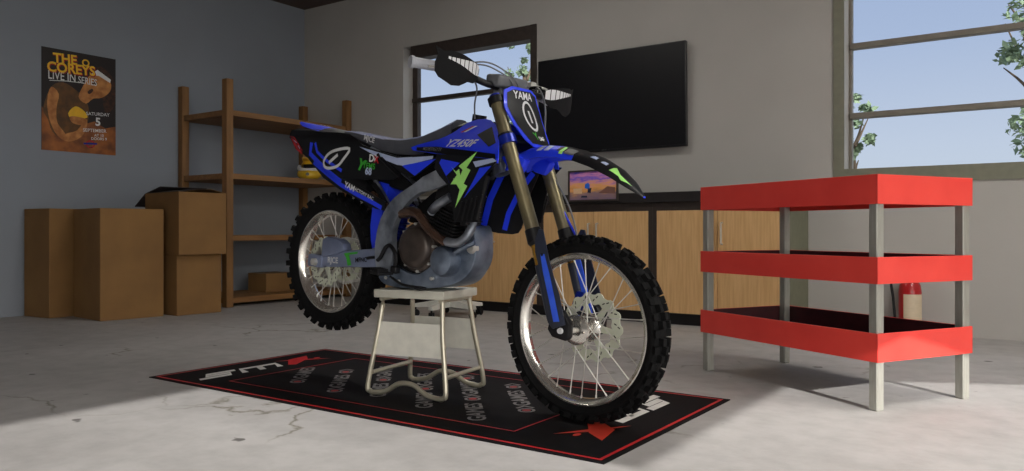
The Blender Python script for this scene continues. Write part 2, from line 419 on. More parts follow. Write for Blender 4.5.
# unseen lamps added above and beside the view to brighten the room
def fill_lamp(label, x, y, ln, power, rz=0.):
    t = thing('fill_lamp', label, 'lamp', (x, y, ZC), rz)
    b = NB(); box(b, (-.12, -ln/2, -.06), (.12, ln/2, 0), bev=.01); obj('housing', b, 'chairwhite', t, smooth=False)
    m = bpy.data.materials.new('fill_lamp_glow'); m.use_nodes = True; n = m.node_tree.nodes['Principled BSDF']
    n.inputs['Base Color'].default_value = (.9, .9, .9, 1); n.inputs['Emission Color'].default_value = (1, .965, .90, 1); n.inputs['Emission Strength'].default_value = power
    b = NB(); box(b, (-.10, -ln/2+.02, -.085), (.10, ln/2-.02, -.0605), bev=.01); obj('glow_panel', b, m, t, smooth=False)
fill_lamp('added out-of-view fill lamp beside the big window', .9, 3.6, 1.8, 64)
fill_lamp('added out-of-view fill lamp over the front of the garage', .7, -2.2, 1.8, 38, R(90))
fill_lamp('added out-of-view fill lamp over the middle of the garage', -3.4, 3.9, 1.8, 21, R(90))

def window(name, W, mat_f, bars, fr=.055):
    x0, x1, z0, z1 = W; yf = YB+.143
    b = NB()
    for lo, hi in (((x0, yf, z0), (x0+fr, yf+.06, z1)), ((x1-fr, yf, z0), (x1, yf+.06, z1)), ((x0+fr, yf, z0), (x1-fr, yf+.06, z0+fr)), ((x0+fr, yf, z1-fr), (x1-fr, yf+.06, z1))):
        box(b, lo, hi, bev=.004)
    w = struct(name, b, mat_f, smooth=False)
    for z in bars:
        b = NB(); box(b, (x0+.01, yf-.022, z-.021), (x1-.01, yf+.05, z+.021), bev=.003); obj('glazing_bar', b, mat_f, w, smooth=False)
    b = NB(); box(b, (x0+fr, yf+.03, z0+fr), (x1-fr, yf+.036, z1-fr)); obj('glass_pane', b, 'glass', w, smooth=False)
window('window_1', W1, 'frame_dark', (1.59, 2.09), .07)
window('window_2', W2, 'frame_grey', (1.567, 2.082), .022)
# dark lintel board and right casing of the left window, sill boards
b = NB()
box(b, (W1[0]+.10, YB+.005, 2.50), (W1[1]-.0, YB+.142, 2.628)); box(b, (W1[1]-.03, YB-.012, 1.1), (W1[1]+.035, YB+.142, 2.628))
struct('trim_1', b, 'frame_dark', smooth=False)
b = NB(); box(b, (W2[0]-.075, YB-.012, 1.055), (W2[1], YB+.14, 1.165)); box(b, (W2[0]-.075, YB-.012, 1.165), (W2[0], YB, 2.63)); struct('trim_2', b, 'casing', smooth=False)
b = NB(); box(b, (W1[0], YB-.012, 1.07), (W1[1], YB+.14, 1.14), bev=.003); struct('trim_3', b, 'frame_grey', smooth=False)

# ------------------------------------------------------------------ trees outside
def tree(label, x, y, h, r, zc, n, seed):
    rd = random.Random(seed)
    t = thing('tree', label, 'tree', (x, y, -.21), 0, None)
    b = NB(); tube(b, [(0, 0, 0), (.05, 0, h*.4), (-.05, .03, h*.8)], .1, 8, radii=[.13, .09, .03])
    tips = []
    for k in range(9):
        a = rd.uniform(0, 2*PI); z = h*rd.uniform(.35, .75); e = Vector((math.cos(a)*r*.8, math.sin(a)*r*.8, z+rd.uniform(.2, .35)*h*.6))
        tube(b, [(0, 0, z), (e.x*.5, e.y*.5, z+.15*h*.5), e], .02, 5, radii=[.035, .008], sm=3); tips.append(e)
    obj('trunk', b, 'bark', t)
    b = NB()
    cl = []
    for _ in range(n//45+1):
        a = rd.uniform(0, 2*PI); rr = r*math.sqrt(rd.random()); cl.append((rr*math.cos(a), rr*math.sin(a), zc+rd.uniform(-1, 1)*(h-zc)*.95, rd.uniform(.12, .34)*r))
    for i in range(n):
        c = cl[rd.randrange(len(cl))]; v = Vector([rd.gauss(0, 1) for _ in range(3)]).normalized()*c[3]*rd.random()**.4
        p = Vector(c[:3])+v; s = rd.uniform(.035, .075)
        q = Matrix.Rotation(rd.uniform(0, 6), 3, Vector([rd.gauss(0, 1) for _ in range(3)]).normalized())
        vs = [bm_v for bm_v in (b.verts.new(p+q @ Vector(w)*s) for w in ((-1, 0, 0), (0, -.55, .12), (1, 0, 0), (0, .55, .12)))]
        face(b, vs)
    obj('foliage', b, 'leaf', t, recalc=False)
    return t
tree('small green sapling beyond the lower left corner of the big window', -2.86, 14.0, 3.3, .30, 2.35, 900, 1)
tree('tall leafy tree at the right side of the big window', -.18, 12.4, 5.4, .62, 3.4, 2600, 2)
tree('pale leafy tree seen through the small window beside the screen', -8.95, 13.3, 5.2, .50, 3.9, 1500, 3)

# ------------------------------------------------------------------ mat
mx0, mx1, my0, my1 = -3.652, -1.148, 2.138, 3.259
cx, cy = (mx0+mx1)/2, (my0+my1)/2
b = NB()
zt = .004
box(b, (mx0-cx, my0-cy, 0), (mx1-cx, my1-cy, zt), 0, bev=.0015)
flat = lambda z: (lambda u, v: (u-cx, v-cy, z))
def quadflat(u0, v0, u1, v1, z, mi): face(b, vadd(b, [(u0-cx, v0-cy, z), (u1-cx, v0-cy, z), (u1-cx, v1-cy, z), (u0-cx, v1-cy, z)]), mi)
def rect_line(u0, v0, u1, v1, w, z, mi):
    quadflat(u0, v0, u1, v0+w, z, mi); quadflat(u0, v1-w, u1, v1, z, mi); quadflat(u0, v0+w, u0+w, v1-w, z, mi); quadflat(u1-w, v0+w, u1, v1-w, z, mi)
rect_line(mx0+.022, my0+.022, mx1-.022, my1-.022, .014, zt+.0006, 1)
px0, px1, py0, py1 = -3.235, -1.588, 2.292, 3.105
quadflat(px0, py0, px1, py1, zt+.0006, 5)
rect_line(px0, py0, px1, py1, .008, zt+.0012, 1)
XP = [(.456, -.015), (.421, .008), (.529, .14), (.686, .172), (.619, .084)]
XT = [(.703, -.012), (.56, .070), (.442, .164), (.60, .088)]
def logo(fn, mx):
    sh_ = lambda q: [(.44-(.44-(u+v*.45-.03))*1.13, v*1.17+.002) for u, v in q]
    for pl in ([(.185, .088), (.045, .088), (.028, .052), (.150, .052), (.140, .014), (-.01, .014)], [(.215, .0), (.215, .085), (.405, .085), (.405, .0)], [(.31, .0), (.31, .085)]):
        for q in stroke(pl, .034): face(b, [b.verts.new(Vector(fn(*p))) for p in sh_(q)], 2)
    face(b, [b.verts.new(Vector(fn(*p))) for p in XP], mx); face(b, [b.verts.new(Vector(fn(*p))+Vector((0, 0, .0002))) for p in XT], mx)
    face(b, [b.verts.new(Vector(fn(.666+.022*math.cos(a*PI/6), .063+.012*math.sin(a*PI/6)))+Vector((0, 0, .0004))) for a in range(12)], mx)
logo(lambda u, v: (-1.45+v-cx, 3.05-u-cy, zt+.0006), 4)
logo(lambda u, v: (-3.36-v-cx, 2.33+u-cy, zt+.0006), 1)
D = Vector((math.cos(R(131)), math.sin(R(131)))); N_ = Vector((-D.y, D.x)); B0 = Vector((-1.89, 2.462))
for i in range(-6, 7):
    for j in range(-9, 10):
        c = B0+D*(i*.47+(j % 2)*.235)+N_*(-j*.2)
        def ok(p, m=.015): return px0+m < p.x < px1-m and py0+m < p.y < py1-m
        dd = D*.14
        if ok(c+dd, .03) and ok(c-dd, .03):
            V, F = text2d('GAMES', .098, .022, 0, .98)
            A = [b.verts.new((*(c+D*x+N_*y-Vector((cx, cy))), zt+.0011)) for x, y in V]
            for f in F: face(b, [A[k] for k in f], 3)
        c2 = c+D*.235
        if ok(c2+dd*.6, .03) and ok(c2-dd*.6, .03):
            for q, mi in ((stroke([(c2.x+.03*math.cos(a*PI/6), c2.y+.03*math.sin(a*PI/6)) for a in range(12)], .012, True), 3),
                          (stroke([tuple(c2+D*.04+N_*.035), tuple(c2+D*.075), tuple(c2+D*.04-N_*.035)], .015), 3)):
                for s in q: face(b, [b.verts.new((p[0]-cx, p[1]-cy, zt+.0011)) for p in s], mi)
            face(b, [b.verts.new((c2.x-cx+.018*math.cos(a*PI/6), c2.y-cy+.018*math.sin(a*PI/6), zt+.0011)) for a in range(12)], 1)
o = obj('floor_mat', b, ['mat', 'matred', 'matwhite', 'matgrey', 'matorange', 'mat2'], smooth=False, recalc=False)
o.location = (cx, cy, 0)
tag(o, 'black rubber floor mat with red border lines lying under the motorcycle', 'mat')

# ------------------------------------------------------------------ bike stand
st = thing('motorcycle_stand', 'silver tubular metal lift stand holding up the blue motorcycle', 'stand', (-2.31, 2.65, .0055), R(9))
HT = .462-.0055
b = NB(); box(b, (-.178, -.150, HT-.036), (.178, .142, HT), bev=.004, seg=2); obj('top_plate', b, 'stand_top', st)
def side_pts(s):
    yt, yb = s*.115, s*.165
    zb = .011
    return [(-.150, yt, HT-.04), (-.165, yt+(yb-yt)*.45, .26), (-.196, yb, .045), (-.185, yb, .016), (-.160, yb, zb), (-.10, yb, .022), (-.035, yb, .058), (.035, yb, .058), (.10, yb, .022), (.160, yb, zb), (.185, yb, .016), (.196, yb, .045), (.165, yt+(yb-yt)*.45, .26), (.150, yt, HT-.04)]
for s in (-1, 1):
    b = NB(); tube(b, side_pts(s), .011, 12, sm=5); obj('side_frame', b, 'stand_tube', st)
    y = lambda z: s*(.115+.05*min(1, (HT-z)/.40))
    hw = lambda z: .148+.05*(HT-z)/.42
    b = NB(); z0, z1 = .175, .315
    loft(b, [[(-hw(z0), y(z0)-.002, z0), (hw(z0), y(z0)-.002, z0), (hw(z1), y(z1)-.002, z1), (-hw(z1), y(z1)-.002, z1)],
             [(-hw(z0), y(z0)+.002, z0), (hw(z0), y(z0)+.002, z0), (hw(z1), y(z1)+.002, z1), (-hw(z1), y(z1)+.002, z1)]])
    obj('side_panel', b, 'stand', st, smooth=False)
    b = NB(); x = s*.182; cyl(b, (x, -.155, .095), (x, .155, .095), .009); obj('crossbar', b, 'stand_tube', st)
    b = NB(); x = s*.150; cyl(b, (x, -.132, HT-.042), (x, .132, HT-.042), .0095); obj('crossbar', b, 'stand_tube', st)

# ------------------------------------------------------------------ motorcycle
RA = Vector((-2.93428, 2.68385, .567)); FA = Vector((-1.46639, 2.57393, .350)); WB = (FA-RA).length
HXv = (FA-RA).normalized(); head = math.atan2(HXv.y, HXv.x); pit = -math.asin(HXv.z)
OFF = Vector((.6, 0, -.03))
bike = bpy.data.objects.new('motorcycle', None); COL.objects.link(bike); bike.empty_display_size = .2
bike.rotation_euler = (0, pit, head)
Rm = Matrix.Rotation(head, 4, 'Z') @ Matrix.Rotation(pit, 4, 'Y')
bike.location = RA+(Rm @ OFF)
tag(bike, 'blue and black motocross dirt bike with number zero plates, raised on a stand', 'motorcycle')
SH = Vector((0, 0, 0))
def part(name, bm, mats, parent=None, **k):
    """bike part: drawn with the rear axle as origin; stored relative to the bike's base"""
    if parent is None or parent is bike:
        bmesh.ops.translate(bm, verts=bm.verts[:], vec=SH-OFF); return obj(name, bm, mats, bike, **k)
    bmesh.ops.translate(bm, verts=bm.verts[:], vec=SH-OFF-Vector(parent.location)); return obj(name, bm, mats, parent, **k)

def wheel(cx, rt, rr, tw, knob_rows, label):
    C = Matrix.Translation((cx, 0, 0))
    # rim
    b = NB(); hw = tw*.30
    lathe(b, [(rr, -hw), (rr+.003, -hw-.004), (rr-.006, -hw-.005), (rr-.016, -hw*.55), (rr-.026, -hw*.3), (rr-.026, hw*.3), (rr-.016, hw*.55), (rr-.006, hw+.005), (rr+.003, hw+.004), (rr, hw), (rr-.008, hw*.7), (rr-.008, -hw*.7)], 72, closed=True, mtx=C)
    w = part('wheel', b, 'rim', label=label)
    # tyre with knobs
    b = NB(); ro = rt-.013; h2 = tw/2
    prof = [(rr-.004, -hw-.003), (rr+.012, -h2*.82), (rr+(ro-rr)*.45, -h2*.98), (rr+(ro-rr)*.72, -h2*.92), (ro-.008, -h2*.68), (ro, -h2*.3), (ro, h2*.3), (ro-.008, h2*.68), (rr+(ro-rr)*.72, h2*.92), (rr+(ro-rr)*.45, h2*.98), (rr+.012, h2*.82), (rr-.004, hw+.003)]
    lathe(b, prof, 72, closed=True, mtx=C)
    n = knob_rows
    for i in range(n):
        for row, (yy, tilt, wd, rad) in enumerate(((-h2*.78, -38, .018, ro-.012), (-h2*.36, -12, .017, ro-.002), (h2*.36, 12, .017, ro-.002), (h2*.78, 38, .018, ro-.012), (0, 0, .018, ro-.001))):
            a = 2*PI*(i+(.5 if row in (1, 2) else 0))/n
            if row == 4 and i % 2: continue
            m = C @ Matrix.Rotation(a, 4, 'Y') @ Matrix.Translation((rad, yy, 0)) @ Matrix.Rotation(R(tilt), 4, 'Z')
            t = bmesh.new(); bmesh.ops.create_cube(t, size=1, matrix=Matrix.Diagonal((.038, wd*1.15, .032, 1)))
            for v in t.verts:
                if v.co.x > 0: v.co.y *= .8; v.co.z *= .8
            merge(b, t, 0, m)
    part('tyre', b, 'rubber', w)
    return w, C
def hub_spokes(w, C, rr, flR, flL, hubr, n=36):
    b = NB()
    lathe(b, [(.012, flR-.016), (hubr*.62, flR-.016), (hubr, flR-.008), (hubr*1.02, flR), (hubr*.9, flR+.006), (hubr*.45, flR+.016), (hubr*.42, flL-.016), (hubr*.85, flL-.006), (hubr*.95, flL), (hubr*.6, flL+.012), (.012, flL+.014)], 36, mtx=C)
    for i in range(6):
        a = 2*PI*i/6; m = C @ Matrix.Translation((hubr*.7*math.cos(a), flR-.013, hubr*.7*math.sin(a)))
        lathe(b, [(.005, -.006), (.005, .006)], 8, 0, m)
    part('hub', b, 'rim', w)
    for i in range(n):
        side = i % 2; a = 2*PI*(i-.5)/n; sw = (1 if (i//2) % 2 else -1)
        ah = a+sw*R(58); y = flR if side == 0 else flL
        p0 = Vector((hubr*.93*math.cos(ah), y+(.005 if side == 0 else -.005), hubr*.93*math.sin(ah))); p1 = Vector(((rr-.022)*math.cos(a), (y*.12), (rr-.022)*math.sin(a)))
        b = NB(); cyl(b, C @ p0, C @ p1, .0021, seg=6)
        d = (p1-p0).normalized(); cyl(b, C @ (p1-d*.014), C @ (p1+d*.004), .0033, seg=6)
        part('spoke', b, 'steel', w)
def wavy_disc(w, C, y, r0, r1, waves, arms, hub, name='brake_disc', dm='disc', teeth=False):
    b = NB(); N = 144; th = .002
    ro = []; ri = []
    for i in range(N):
        a = 2*PI*i/N
        if teeth: q = r1+.006*(1 if (i*48//N*3 + (i % 3)) % 3 else -1)*(1 if i % 3 else 1)
        else: q = r1+.0055*math.copysign(abs(math.sin(a*waves/1.))**.6, math.sin(a*waves))
        ro.append(q); ri.append(r0+(0 if teeth else .004*math.sin(a*waves+1)))
    def ring(rs, yy): return vadd(b, [(rs[i]*math.cos(2*PI*i/N), yy, rs[i]*math.sin(2*PI*i/N)) for i in range(N)], C)
    rm = [(a+c)/2 for a, c in zip(ro, ri)]
    A, B_, C_, D_ = ring(ro, y-th), ring(ro, y+th), ring(ri, y+th), ring(ri, y-th)
    E1, E2 = ring(rm, y-th), ring(rm, y+th)
    for i in range(N):
        j = (i+1) % N; face(b, [A[i], A[j], B_[j], B_[i]]); face(b, [C_[i], C_[j], D_[j], D_[i]])
        for P, Q, fl in ((A, E1, 1), (E1, D_, 1), (B_, E2, 0), (E2, C_, 0)): face(b, [P[i], P[j], Q[j], Q[i]])
    for k in range(arms):
        a = 2*PI*k/arms; ca, sa = math.cos(a), math.sin(a)
        def P(r, t): return (r*ca-t*sa, r*sa+t*ca)
        prism(b, [P(hub*.9, -.014), P(r0+.003, -.010), P(r0+.003, .010), P(hub*.9, .014)], y-th, y+th, mtx=C)
    lathe(b, [(hub, y-th-.001), (hub, y+th+.001)], 24, mtx=C)
    # drilled slots
    for k in range(waves if not teeth else 0):
        a = 2*PI*(k+.3)/waves
        for rr_, da in ((r0+(r1-r0)*.38, 0), (r0+(r1-r0)*.72, .12)):
            for sy in (-1, 1):
                m = C @ Matrix.Rotation(a+da, 4, 'Y') @ Matrix.Translation((rr_, y+sy*(th+.0003), 0)) @ Matrix.Rotation(R(35), 4, 'Y')
                bmq = vadd(b, [(-.006, 0, -.002), (.006, 0, -.002), (.006, 0, .002), (-.006, 0, .002)], m); face(b, bmq, 1)
    return part(name, b, [dm, 'blackmatte'], w)

# rear wheel
wr, Cr = wheel(0, .334, .252, .112, 32, 'rear wheel hanging clear of the floor')
hub_spokes(wr, Cr, .252, -.030, .034, .045, 28)
wavy_disc(wr, Cr, -.056, .085, .118, 16, 6, .036)
wavy_disc(wr, Cr, .066, .082, .112, 48, 8, .04, 'sprocket', 'disc', True)
# front wheel
wf, Cf = wheel(WB, .346, .285, .088, 36, 'front wheel touching the mat')
hub_spokes(wf, Cf, .285, -.050, .036, .056, 28)
wavy_disc(wf, Cf, .058, .088, .128, 14, 6, .036)
b = NB(); cyl(b, (WB, -.125, 0), (WB, .125, 0), .010); part('axle', b, 'steel')
b = NB(); cyl(b, (0, -.115, 0), (0, .115, 0), .011); part('axle', b, 'steel')
for s in (-1,):
    pass

# swingarm (both beams and the bridge are one casting)
b = NB()
for s in (-1, 1):
    arm = [(-.060, -.024), (-.058, .024), (.03, .037), (.207, .088), (.40, .128), (.452, .125), (.47, .09), (.452, .052), (.25, .018), (.04, -.018)]
    prism(b, arm, s*.088, s*.112, bev=.005)
    prism(b, [(-.062, -.030), (-.062, .030), (.045, .040), (.045, -.022)], s*.082, s*.118, bev=.006)
prism(b, [(.36, .05), (.37, .13), (.47, .13), (.47, .05)], -.1, .1, bev=.01)
fy = lambda x, z: (x, -.1125 if x > .05 else -.1185, z)
SW = part('swingarm', b, 'swing')
b = NB(); text_on(b, 'RJCE', fy, .125, .028, .038, R(7), 0, .002, 1, .02)
part('sticker', b, ['white', 'black', 'green_d'], SW, recalc=False, label='white sponsor lettering')
b = NB(); sheet(b, [(.200, .074), (.30, .098), (.295, .088), (.238, .074), (.262, .030), (.235, .022), (.222, .055)], fy, 0, 2, .05, .0018, 1)
part('sticker', b, ['white', 'black', 'green_d'], SW, recalc=False, label='green sponsor mark')
b = NB(); text_on(b, 'MFNC', fy, .325, .064, .030, R(12), 1, .002, 1, .02); part('sticker', b, ['white', 'black'], SW, recalc=False, label='dark sponsor lettering')
b = NB(); prism(b, [(.042, .03), (.040, .118), (.075, .135), (.165, .134), (.195, .118), (.207, .088), (.15, .06)], -.122, -.072, bev=.008); part('brake_caliper', b, 'swing', SW)
for s in (-1, 1):
    b = NB(); lathe(b, [(.004, -.012), (.017, -.012), (.019, -.004), (.019, .012)], 6, mtx=Matrix.Translation((0, s*.124, 0))); part('axle_nut', b, 'steel', SW)
# chain with guide on the left
b = NB()
def belt(P, w, y0, y1):
    n = len(P)
    for i in range(n):
        a, c = Vector(P[i]), Vector(P[(i+1) % n]); d = (c-a).normalized(); q = Vector((-d.y, d.x))*w/2
        prism(b, [tuple(a-q), tuple(c-q), tuple(c+q), tuple(a+q)], y0, y1)
P = [(-.112*math.sin(t)*1., .112*math.cos(t)) for t in [R(a) for a in range(0, 181, 15)]]+[(.50, .045)]+[(.50+.035*math.sin(R(a)), .08-.035*math.cos(R(a))) for a in (30, 60, 90, 120, 150)]+[(.50, .115)]
belt(P, .012, .062, .072)
part('chain', b, 'steel')

SH = Vector((-.013, 0, 0))
# frame: two cast spars, head tube, cradle, subframe
b = NB()
spar = [(.975, .64), (.93, .60), (.86, .565), (.76, .515), (.68, .463), (.60, .41), (.528, .354), (.468, .271), (.448, .17), (.46, .08), (.50, .03), (.56, .05), (.575, .12), (.563, .185), (.566, .262), (.612, .345), (.68, .405), (.76, .435), (.83, .475), (.90, .50), (.985, .555)]
for s in (-1, 1):
    yo = lambda x, z: (x, s*(.112-.085*max(0, (x-.72))/.26-.01*math.sin(x*30)*.3), z)
    sheet(b, smooth_outline(spar, 3), yo, .028, 0, .035, 0, -1 if s < 0 else 1)
cyl(b, (.935, 0, .70), (1.02, 0, .53), .034); 
for s in (-1, 1):
    tube(b, [(.62, s*.09, .44), (.35, s*.085, .56), (.10, s*.075, .60)], .010, 8, sm=3)
    tube(b, [(.50, s*.09, .30), (.33, s*.088, .45), (.14, s*.078, .56)], .010, 8, sm=3)
FR = part('frame', b, 'alu')
for x, z, r in ((.502, .085, .020), (.505, .30, .012), (.87, .545, .013)):
    b = NB(); lathe(b, [(0, -.010), (r*.8, -.010), (r, -.004), (r, .02)], 16, mtx=Matrix.Translation((x, -.114, z))); part('pivot_bolt', b, 'steel', FR)
b = NB(); YR = lambda x, z: (x, -(.112-.085*max(0, (x-.72))/.26), z)
sheet(b, smooth_outline([(.83, .545), (.75, .485), (.66, .425), (.575, .365), (.535, .30), (.525, .22), (.535, .20), (.552, .28), (.60, .345), (.68, .405), (.77, .455), (.85, .51)], 2), YR, .006, 0, .03, .007, 1)
part('spar_rib', b, 'alu', FR, recalc=False)
for s in (-1, 1):
    b = NB(); tube(b, [(.93, s*.018, .54), (.900, s*.020, .40), (.893, s*.022, .28), (.87, s*.03, .16), (.80, s*.05, .06)], .016, 10); part('down_tube', b, 'engine', FR)

# engine
b = NB()
prism(b, [(.50, .02), (.49, .13), (.54, .22), (.60, .27), (.72, .27), (.78, .22), (.80, .17), (.80, .08), (.74, .03)], -.08, .08, bev=.02)
ENG = part('engine', b, 'engine')
ax = Vector((.06, 0, .30)).normalized(); ctr = Vector((.77, 0, .24))
b = NB()
for k in range(9):
    p = ctr+ax*(.014*k); m = Matrix.Translation(p) @ Matrix.Rotation(math.atan2(ax.x, ax.z), 4, 'Y')
    box(b, (-.075, -.075, -.0035), (.075, .075, .0035), mtx=m, bev=.002)
m = Matrix.Translation(ctr) @ Matrix.Rotation(math.atan2(ax.x, ax.z), 4, 'Y')
box(b, (-.062, -.062, -.02), (.062, .062, .26), mtx=m, bev=.012); box(b, (-.08, -.08, .13), (.08, .08, .235), mtx=m, bev=.014)
part('cylinder', b, 'engine', ENG)
b = NB(); mc = Matrix.Translation((.683, -.085, .177))
lathe(b, [(.0, -.060), (.055, -.060), (.078, -.056), (.088, -.046), (.092, -.028), (.104, -.022), (.108, 0), (.108, .01)], 40, mtx=mc); part('clutch_cover', b, 'cover', ENG)
for k in range(8):
    b = NB(); a = 2*PI*k/8+.2; m = Matrix.Translation((.683+.101*math.cos(a), -.11, .177+.101*math.sin(a)))
    lathe(b, [(.0, -.006), (.0065, -.006), (.0065, .02)], 6, mtx=m); part('cover_bolt', b, 'steel', ENG)
# generator bulge, lower case and skid plate
b = NB()
skid = [(.448, .016), (.47, -.012), (.52, -.022), (.62, -.012), (.72, .004), (.84, .036), (.915, .075), (.957, .13), (.972, .18), (.965, .24), (.945, .30), (.915, .30), (.91, .235), (.89, .205), (.850, .182), (.787, .168), (.746, .11), (.701, .066), (.62, .060), (.53, .075)]
prism(b, smooth_outline(skid, 3), -.098, .098, bev=.022, seg=3)
for v in b.verts: v.co.y *= 1-.42*max(0, min(1, (v.co.x-.80)/.14))
SK = part('skid_plate', b, 'alu_b', smooth=True, ang=50)
b = NB(); lathe(b, [(0, -.030), (.035, -.028), (.058, -.015), (.066, .005), (.068, .04)], 28, mtx=Matrix.Translation((.838, -.105, .145))); part('pump_cover', b, 'alu_b', SK)
b = NB(); lathe(b, [(0, -.012), (.018, -.012), (.022, -.004), (.022, .02)], 16, mtx=Matrix.Translation((.95, -.058, .215))); part('sump_plug', b, 'steel', SK)
for x, z in ((.50, .012), (.585, .012), (.78, .06)):
    b = NB(); lathe(b, [(0, -.006), (.008, -.006), (.008, .01)], 6, mtx=Matrix.Translation((x, -.099, z))); part('cover_bolt', b, 'steel', SK)
b = NB(); tube(b, [(.90, -.105, .19), (.96, -.11, .225), (1.0, -.1, .25)], .012, 8); part('hose', b, 'alu_b', ENG)
# airbox / injection body behind cylinder, dark
b = NB(); prism(b, [(.56, .27), (.60, .34), (.70, .42), (.78, .45), (.79, .40), (.72, .27)], -.07, .07, bev=.015); prism(b, [(.30, .42), (.30, .58), (.66, .60), (.78, .56), (.70, .46), (.52, .40)], -.075, .075, bev=.02); part('airbox', b, 'blackmatte')
# exhaust
b = NB()
tube(b, [(.893, -.144, .235), (.864, -.145, .235), (.778, -.145, .270), (.715, -.142, .318), (.66, -.135, .328), (.60, -.125, .315), (.53, -.11, .30), (.45, -.10, .33), (.36, -.10, .37)], .019, 14, radii=[.018, .018, .019, .021, .022, .022, .02, .018, .018])
EX = part('exhaust_pipe', b, 'pipe')
b = NB(); tube(b, [(.86, -.04, .44), (.93, -.085, .40), (.985, -.110, .335), (.985, -.130, .278), (.947, -.142, .240), (.885, -.144, .234)], .0185, 14); part('header_pipe', b, 'alu', EX, label='grey front section of the exhaust')
b = NB(); tube(b, [(.38, -.085, .365), (.20, -.085, .42), (.02, -.082, .47)], .03, 16, sm=3, radii=[.024, .040, .042, .034]); part('silencer', b, 'black', EX)
b = NB(); tube(b, [(.74, -.10, .34), (.80, -.13, .375), (.864, -.125, .416)], .019, 12); part('coolant_pipe', b, 'alu')
b = NB(); tube(b, [(.60, -.145, .075), (.60, -.148, .13), (.565, -.15, .165), (.535, -.15, .155), (.51, -.15, .11), (.49, -.15, .09)], .009, 8); box(b, (.59, -.165, .055), (.625, -.135, .085), bev=.004); part('kickstart_lever', b, 'black')
b = NB(); box(b, (.50, -.20, .035), (.56, -.11, .052), bev=.004); 
for k in range(5): box(b, (.503+.012*k, -.20, .05), (.507+.012*k, -.12, .062))
part('footpeg', b, 'engine')
b = NB(); box(b, (.50, .11, .035), (.56, .20, .052), bev=.004); part('footpeg', b, 'engine')
b = NB(); tube(b, [(.56, -.13, .03), (.66, -.15, .015), (.76, -.15, .02)], .006, 8); box(b, (.745, -.165, .012), (.785, -.125, .024), bev=.003); part('brake_pedal', b, 'engine')
# shock
b = NB(); cyl(b, (.44, -.0, .15), (.50, 0, .45), .022)
for k in range(10): 
    p = Vector((.445, 0, .17)).lerp(Vector((.495, 0, .42)), k/9); lathe(b, [(.030, -.005), (.040, 0), (.030, .005)], 16, mtx=Matrix.Translation(p) @ Matrix.Rotation(R(90), 4, 'X'))
part('shock_absorber', b, 'blue_d')
b = NB(); tube(b, [(.475, -.10, .26), (.470, -.108, .20), (.468, -.11, .16), (.478, -.11, .10)], .011, 8); box(b, (.45, -.125, .075), (.50, -.10, .115), bev=.005); tube(b, [(.48, -.11, .10), (.42, -.115, .09), (.38, -.115, .08)], .007, 8); part('rear_brake_cylinder', b, 'black')
# inner rear mudguard (blue)
b = NB()
rings = []
for x, z, w in ((.385, .47, .070), (.375, .38, .075), (.355, .30, .075), (.348, .22, .070), (.350, .15, .060), (.36, .10, .05)):
    rings.append([(x-.02, -w, z), (x-.008, -w*.6, z+.003), (x-.004, 0, z+.004), (x-.008, w*.6, z+.003), (x-.02, w, z), (x+.05, w, z), (x+.05, -w, z)])
loft(b, rings); part('inner_mudguard', b, 'blue')

# rear fender spine
b = NB()
rings = []
for x, z, w, dz, h in ((-.365, .663, .006, .004, .005), (-.33, .661, .030, .010, .008), (-.26, .657, .062, .018, .012), (-.09, .647, .093, .024, .018), (-.02, .642, .098, .026, .02), (.12, .630, .095, .03, .03), (.26, .60, .085, .03, .04)):
    rings.append([(x, -w, z-dz), (x, -w*.6, z-dz*.35), (x, -w*.2, z), (x, w*.2, z), (x, w*.6, z-dz*.35), (x, w, z-dz), (x, w*.6, z-dz-h), (x, -w*.6, z-dz-h)])
loft(b, rings, mif=lambda q, j: 1 if q < 3 and j in (0, 1, 2, 3, 4) else 0)
text_on(b, 'FMFLNC', lambda x, y: (x, y, .6585-(x+.26)*.0625), -.155, -.008, .026, R(4), 2, .0035, 1, .02)
part('rear_fender', b, ['black', 'blue', 'white'])
# fender body between side panels
b = NB()
rings = []
for x, z0, z1, w in ((-.33, .575, .60, .085), (-.29, .56, .625, .092), (-.15, .55, .632, .094), (0, .52, .628, .098), (.15, .50, .62, .098), (.30, .48, .59, .095)):
    rings.append([(x, -w, z0), (x, -w, z1-.01), (x, -w*.8, z1), (x, w*.8, z1), (x, w, z1-.01), (x, w, z0), (x, w*.8, z0+.012), (x, -w*.8, z0+.012)])
loft(b, rings); part('tail_body', b, 'black')

YP = lambda x, z: -(.095+.03*min(1, max(0, (x+.3)/.45))-max(0, z-.59)*.6)
SIDE = [(-0.32, 0.595), (-0.288, 0.623), (-0.051, 0.622), (0.163, 0.626), (0.286, 0.583), (0.423, 0.563), (0.553, 0.552), (0.672, 0.571), (0.738, 0.568), (0.778, 0.567), (0.71, 0.52), (0.644, 0.479), (0.596, 0.47), (0.55, 0.487), (0.505, 0.448), (0.116, 0.416), (0.007, 0.434), (-0.138, 0.489), (-0.262, 0.533)]
BLADE = [(-0.138, 0.489), (0.004, 0.453), (0.131, 0.422), (0.279, 0.397), (0.474, 0.347), (0.48, 0.308), (0.414, 0.309), (0.178, 0.358), (0.011, 0.406)]
STRA = [(-.112, .565), (-.116, .51), (-.04, .475), (.048, .438), (.16, .40), (.284, .361), (.37, .338), (.452, .318)]
STRB = [(-.082, .566), (-.058, .524), (-.01, .503), (.04, .485), (.157, .453)]
ZERO = [(0.199, 0.558), (0.111, 0.547), (0.042, 0.523), (0.007, 0.486), (0.019, 0.459), (0.061, 0.456), (0.123, 0.473), (0.163, 0.509)]
TAIL = [(-0.31, 0.585), (-0.27, 0.583), (-0.188, 0.524), (-0.184, 0.5), (-0.251, 0.524)]
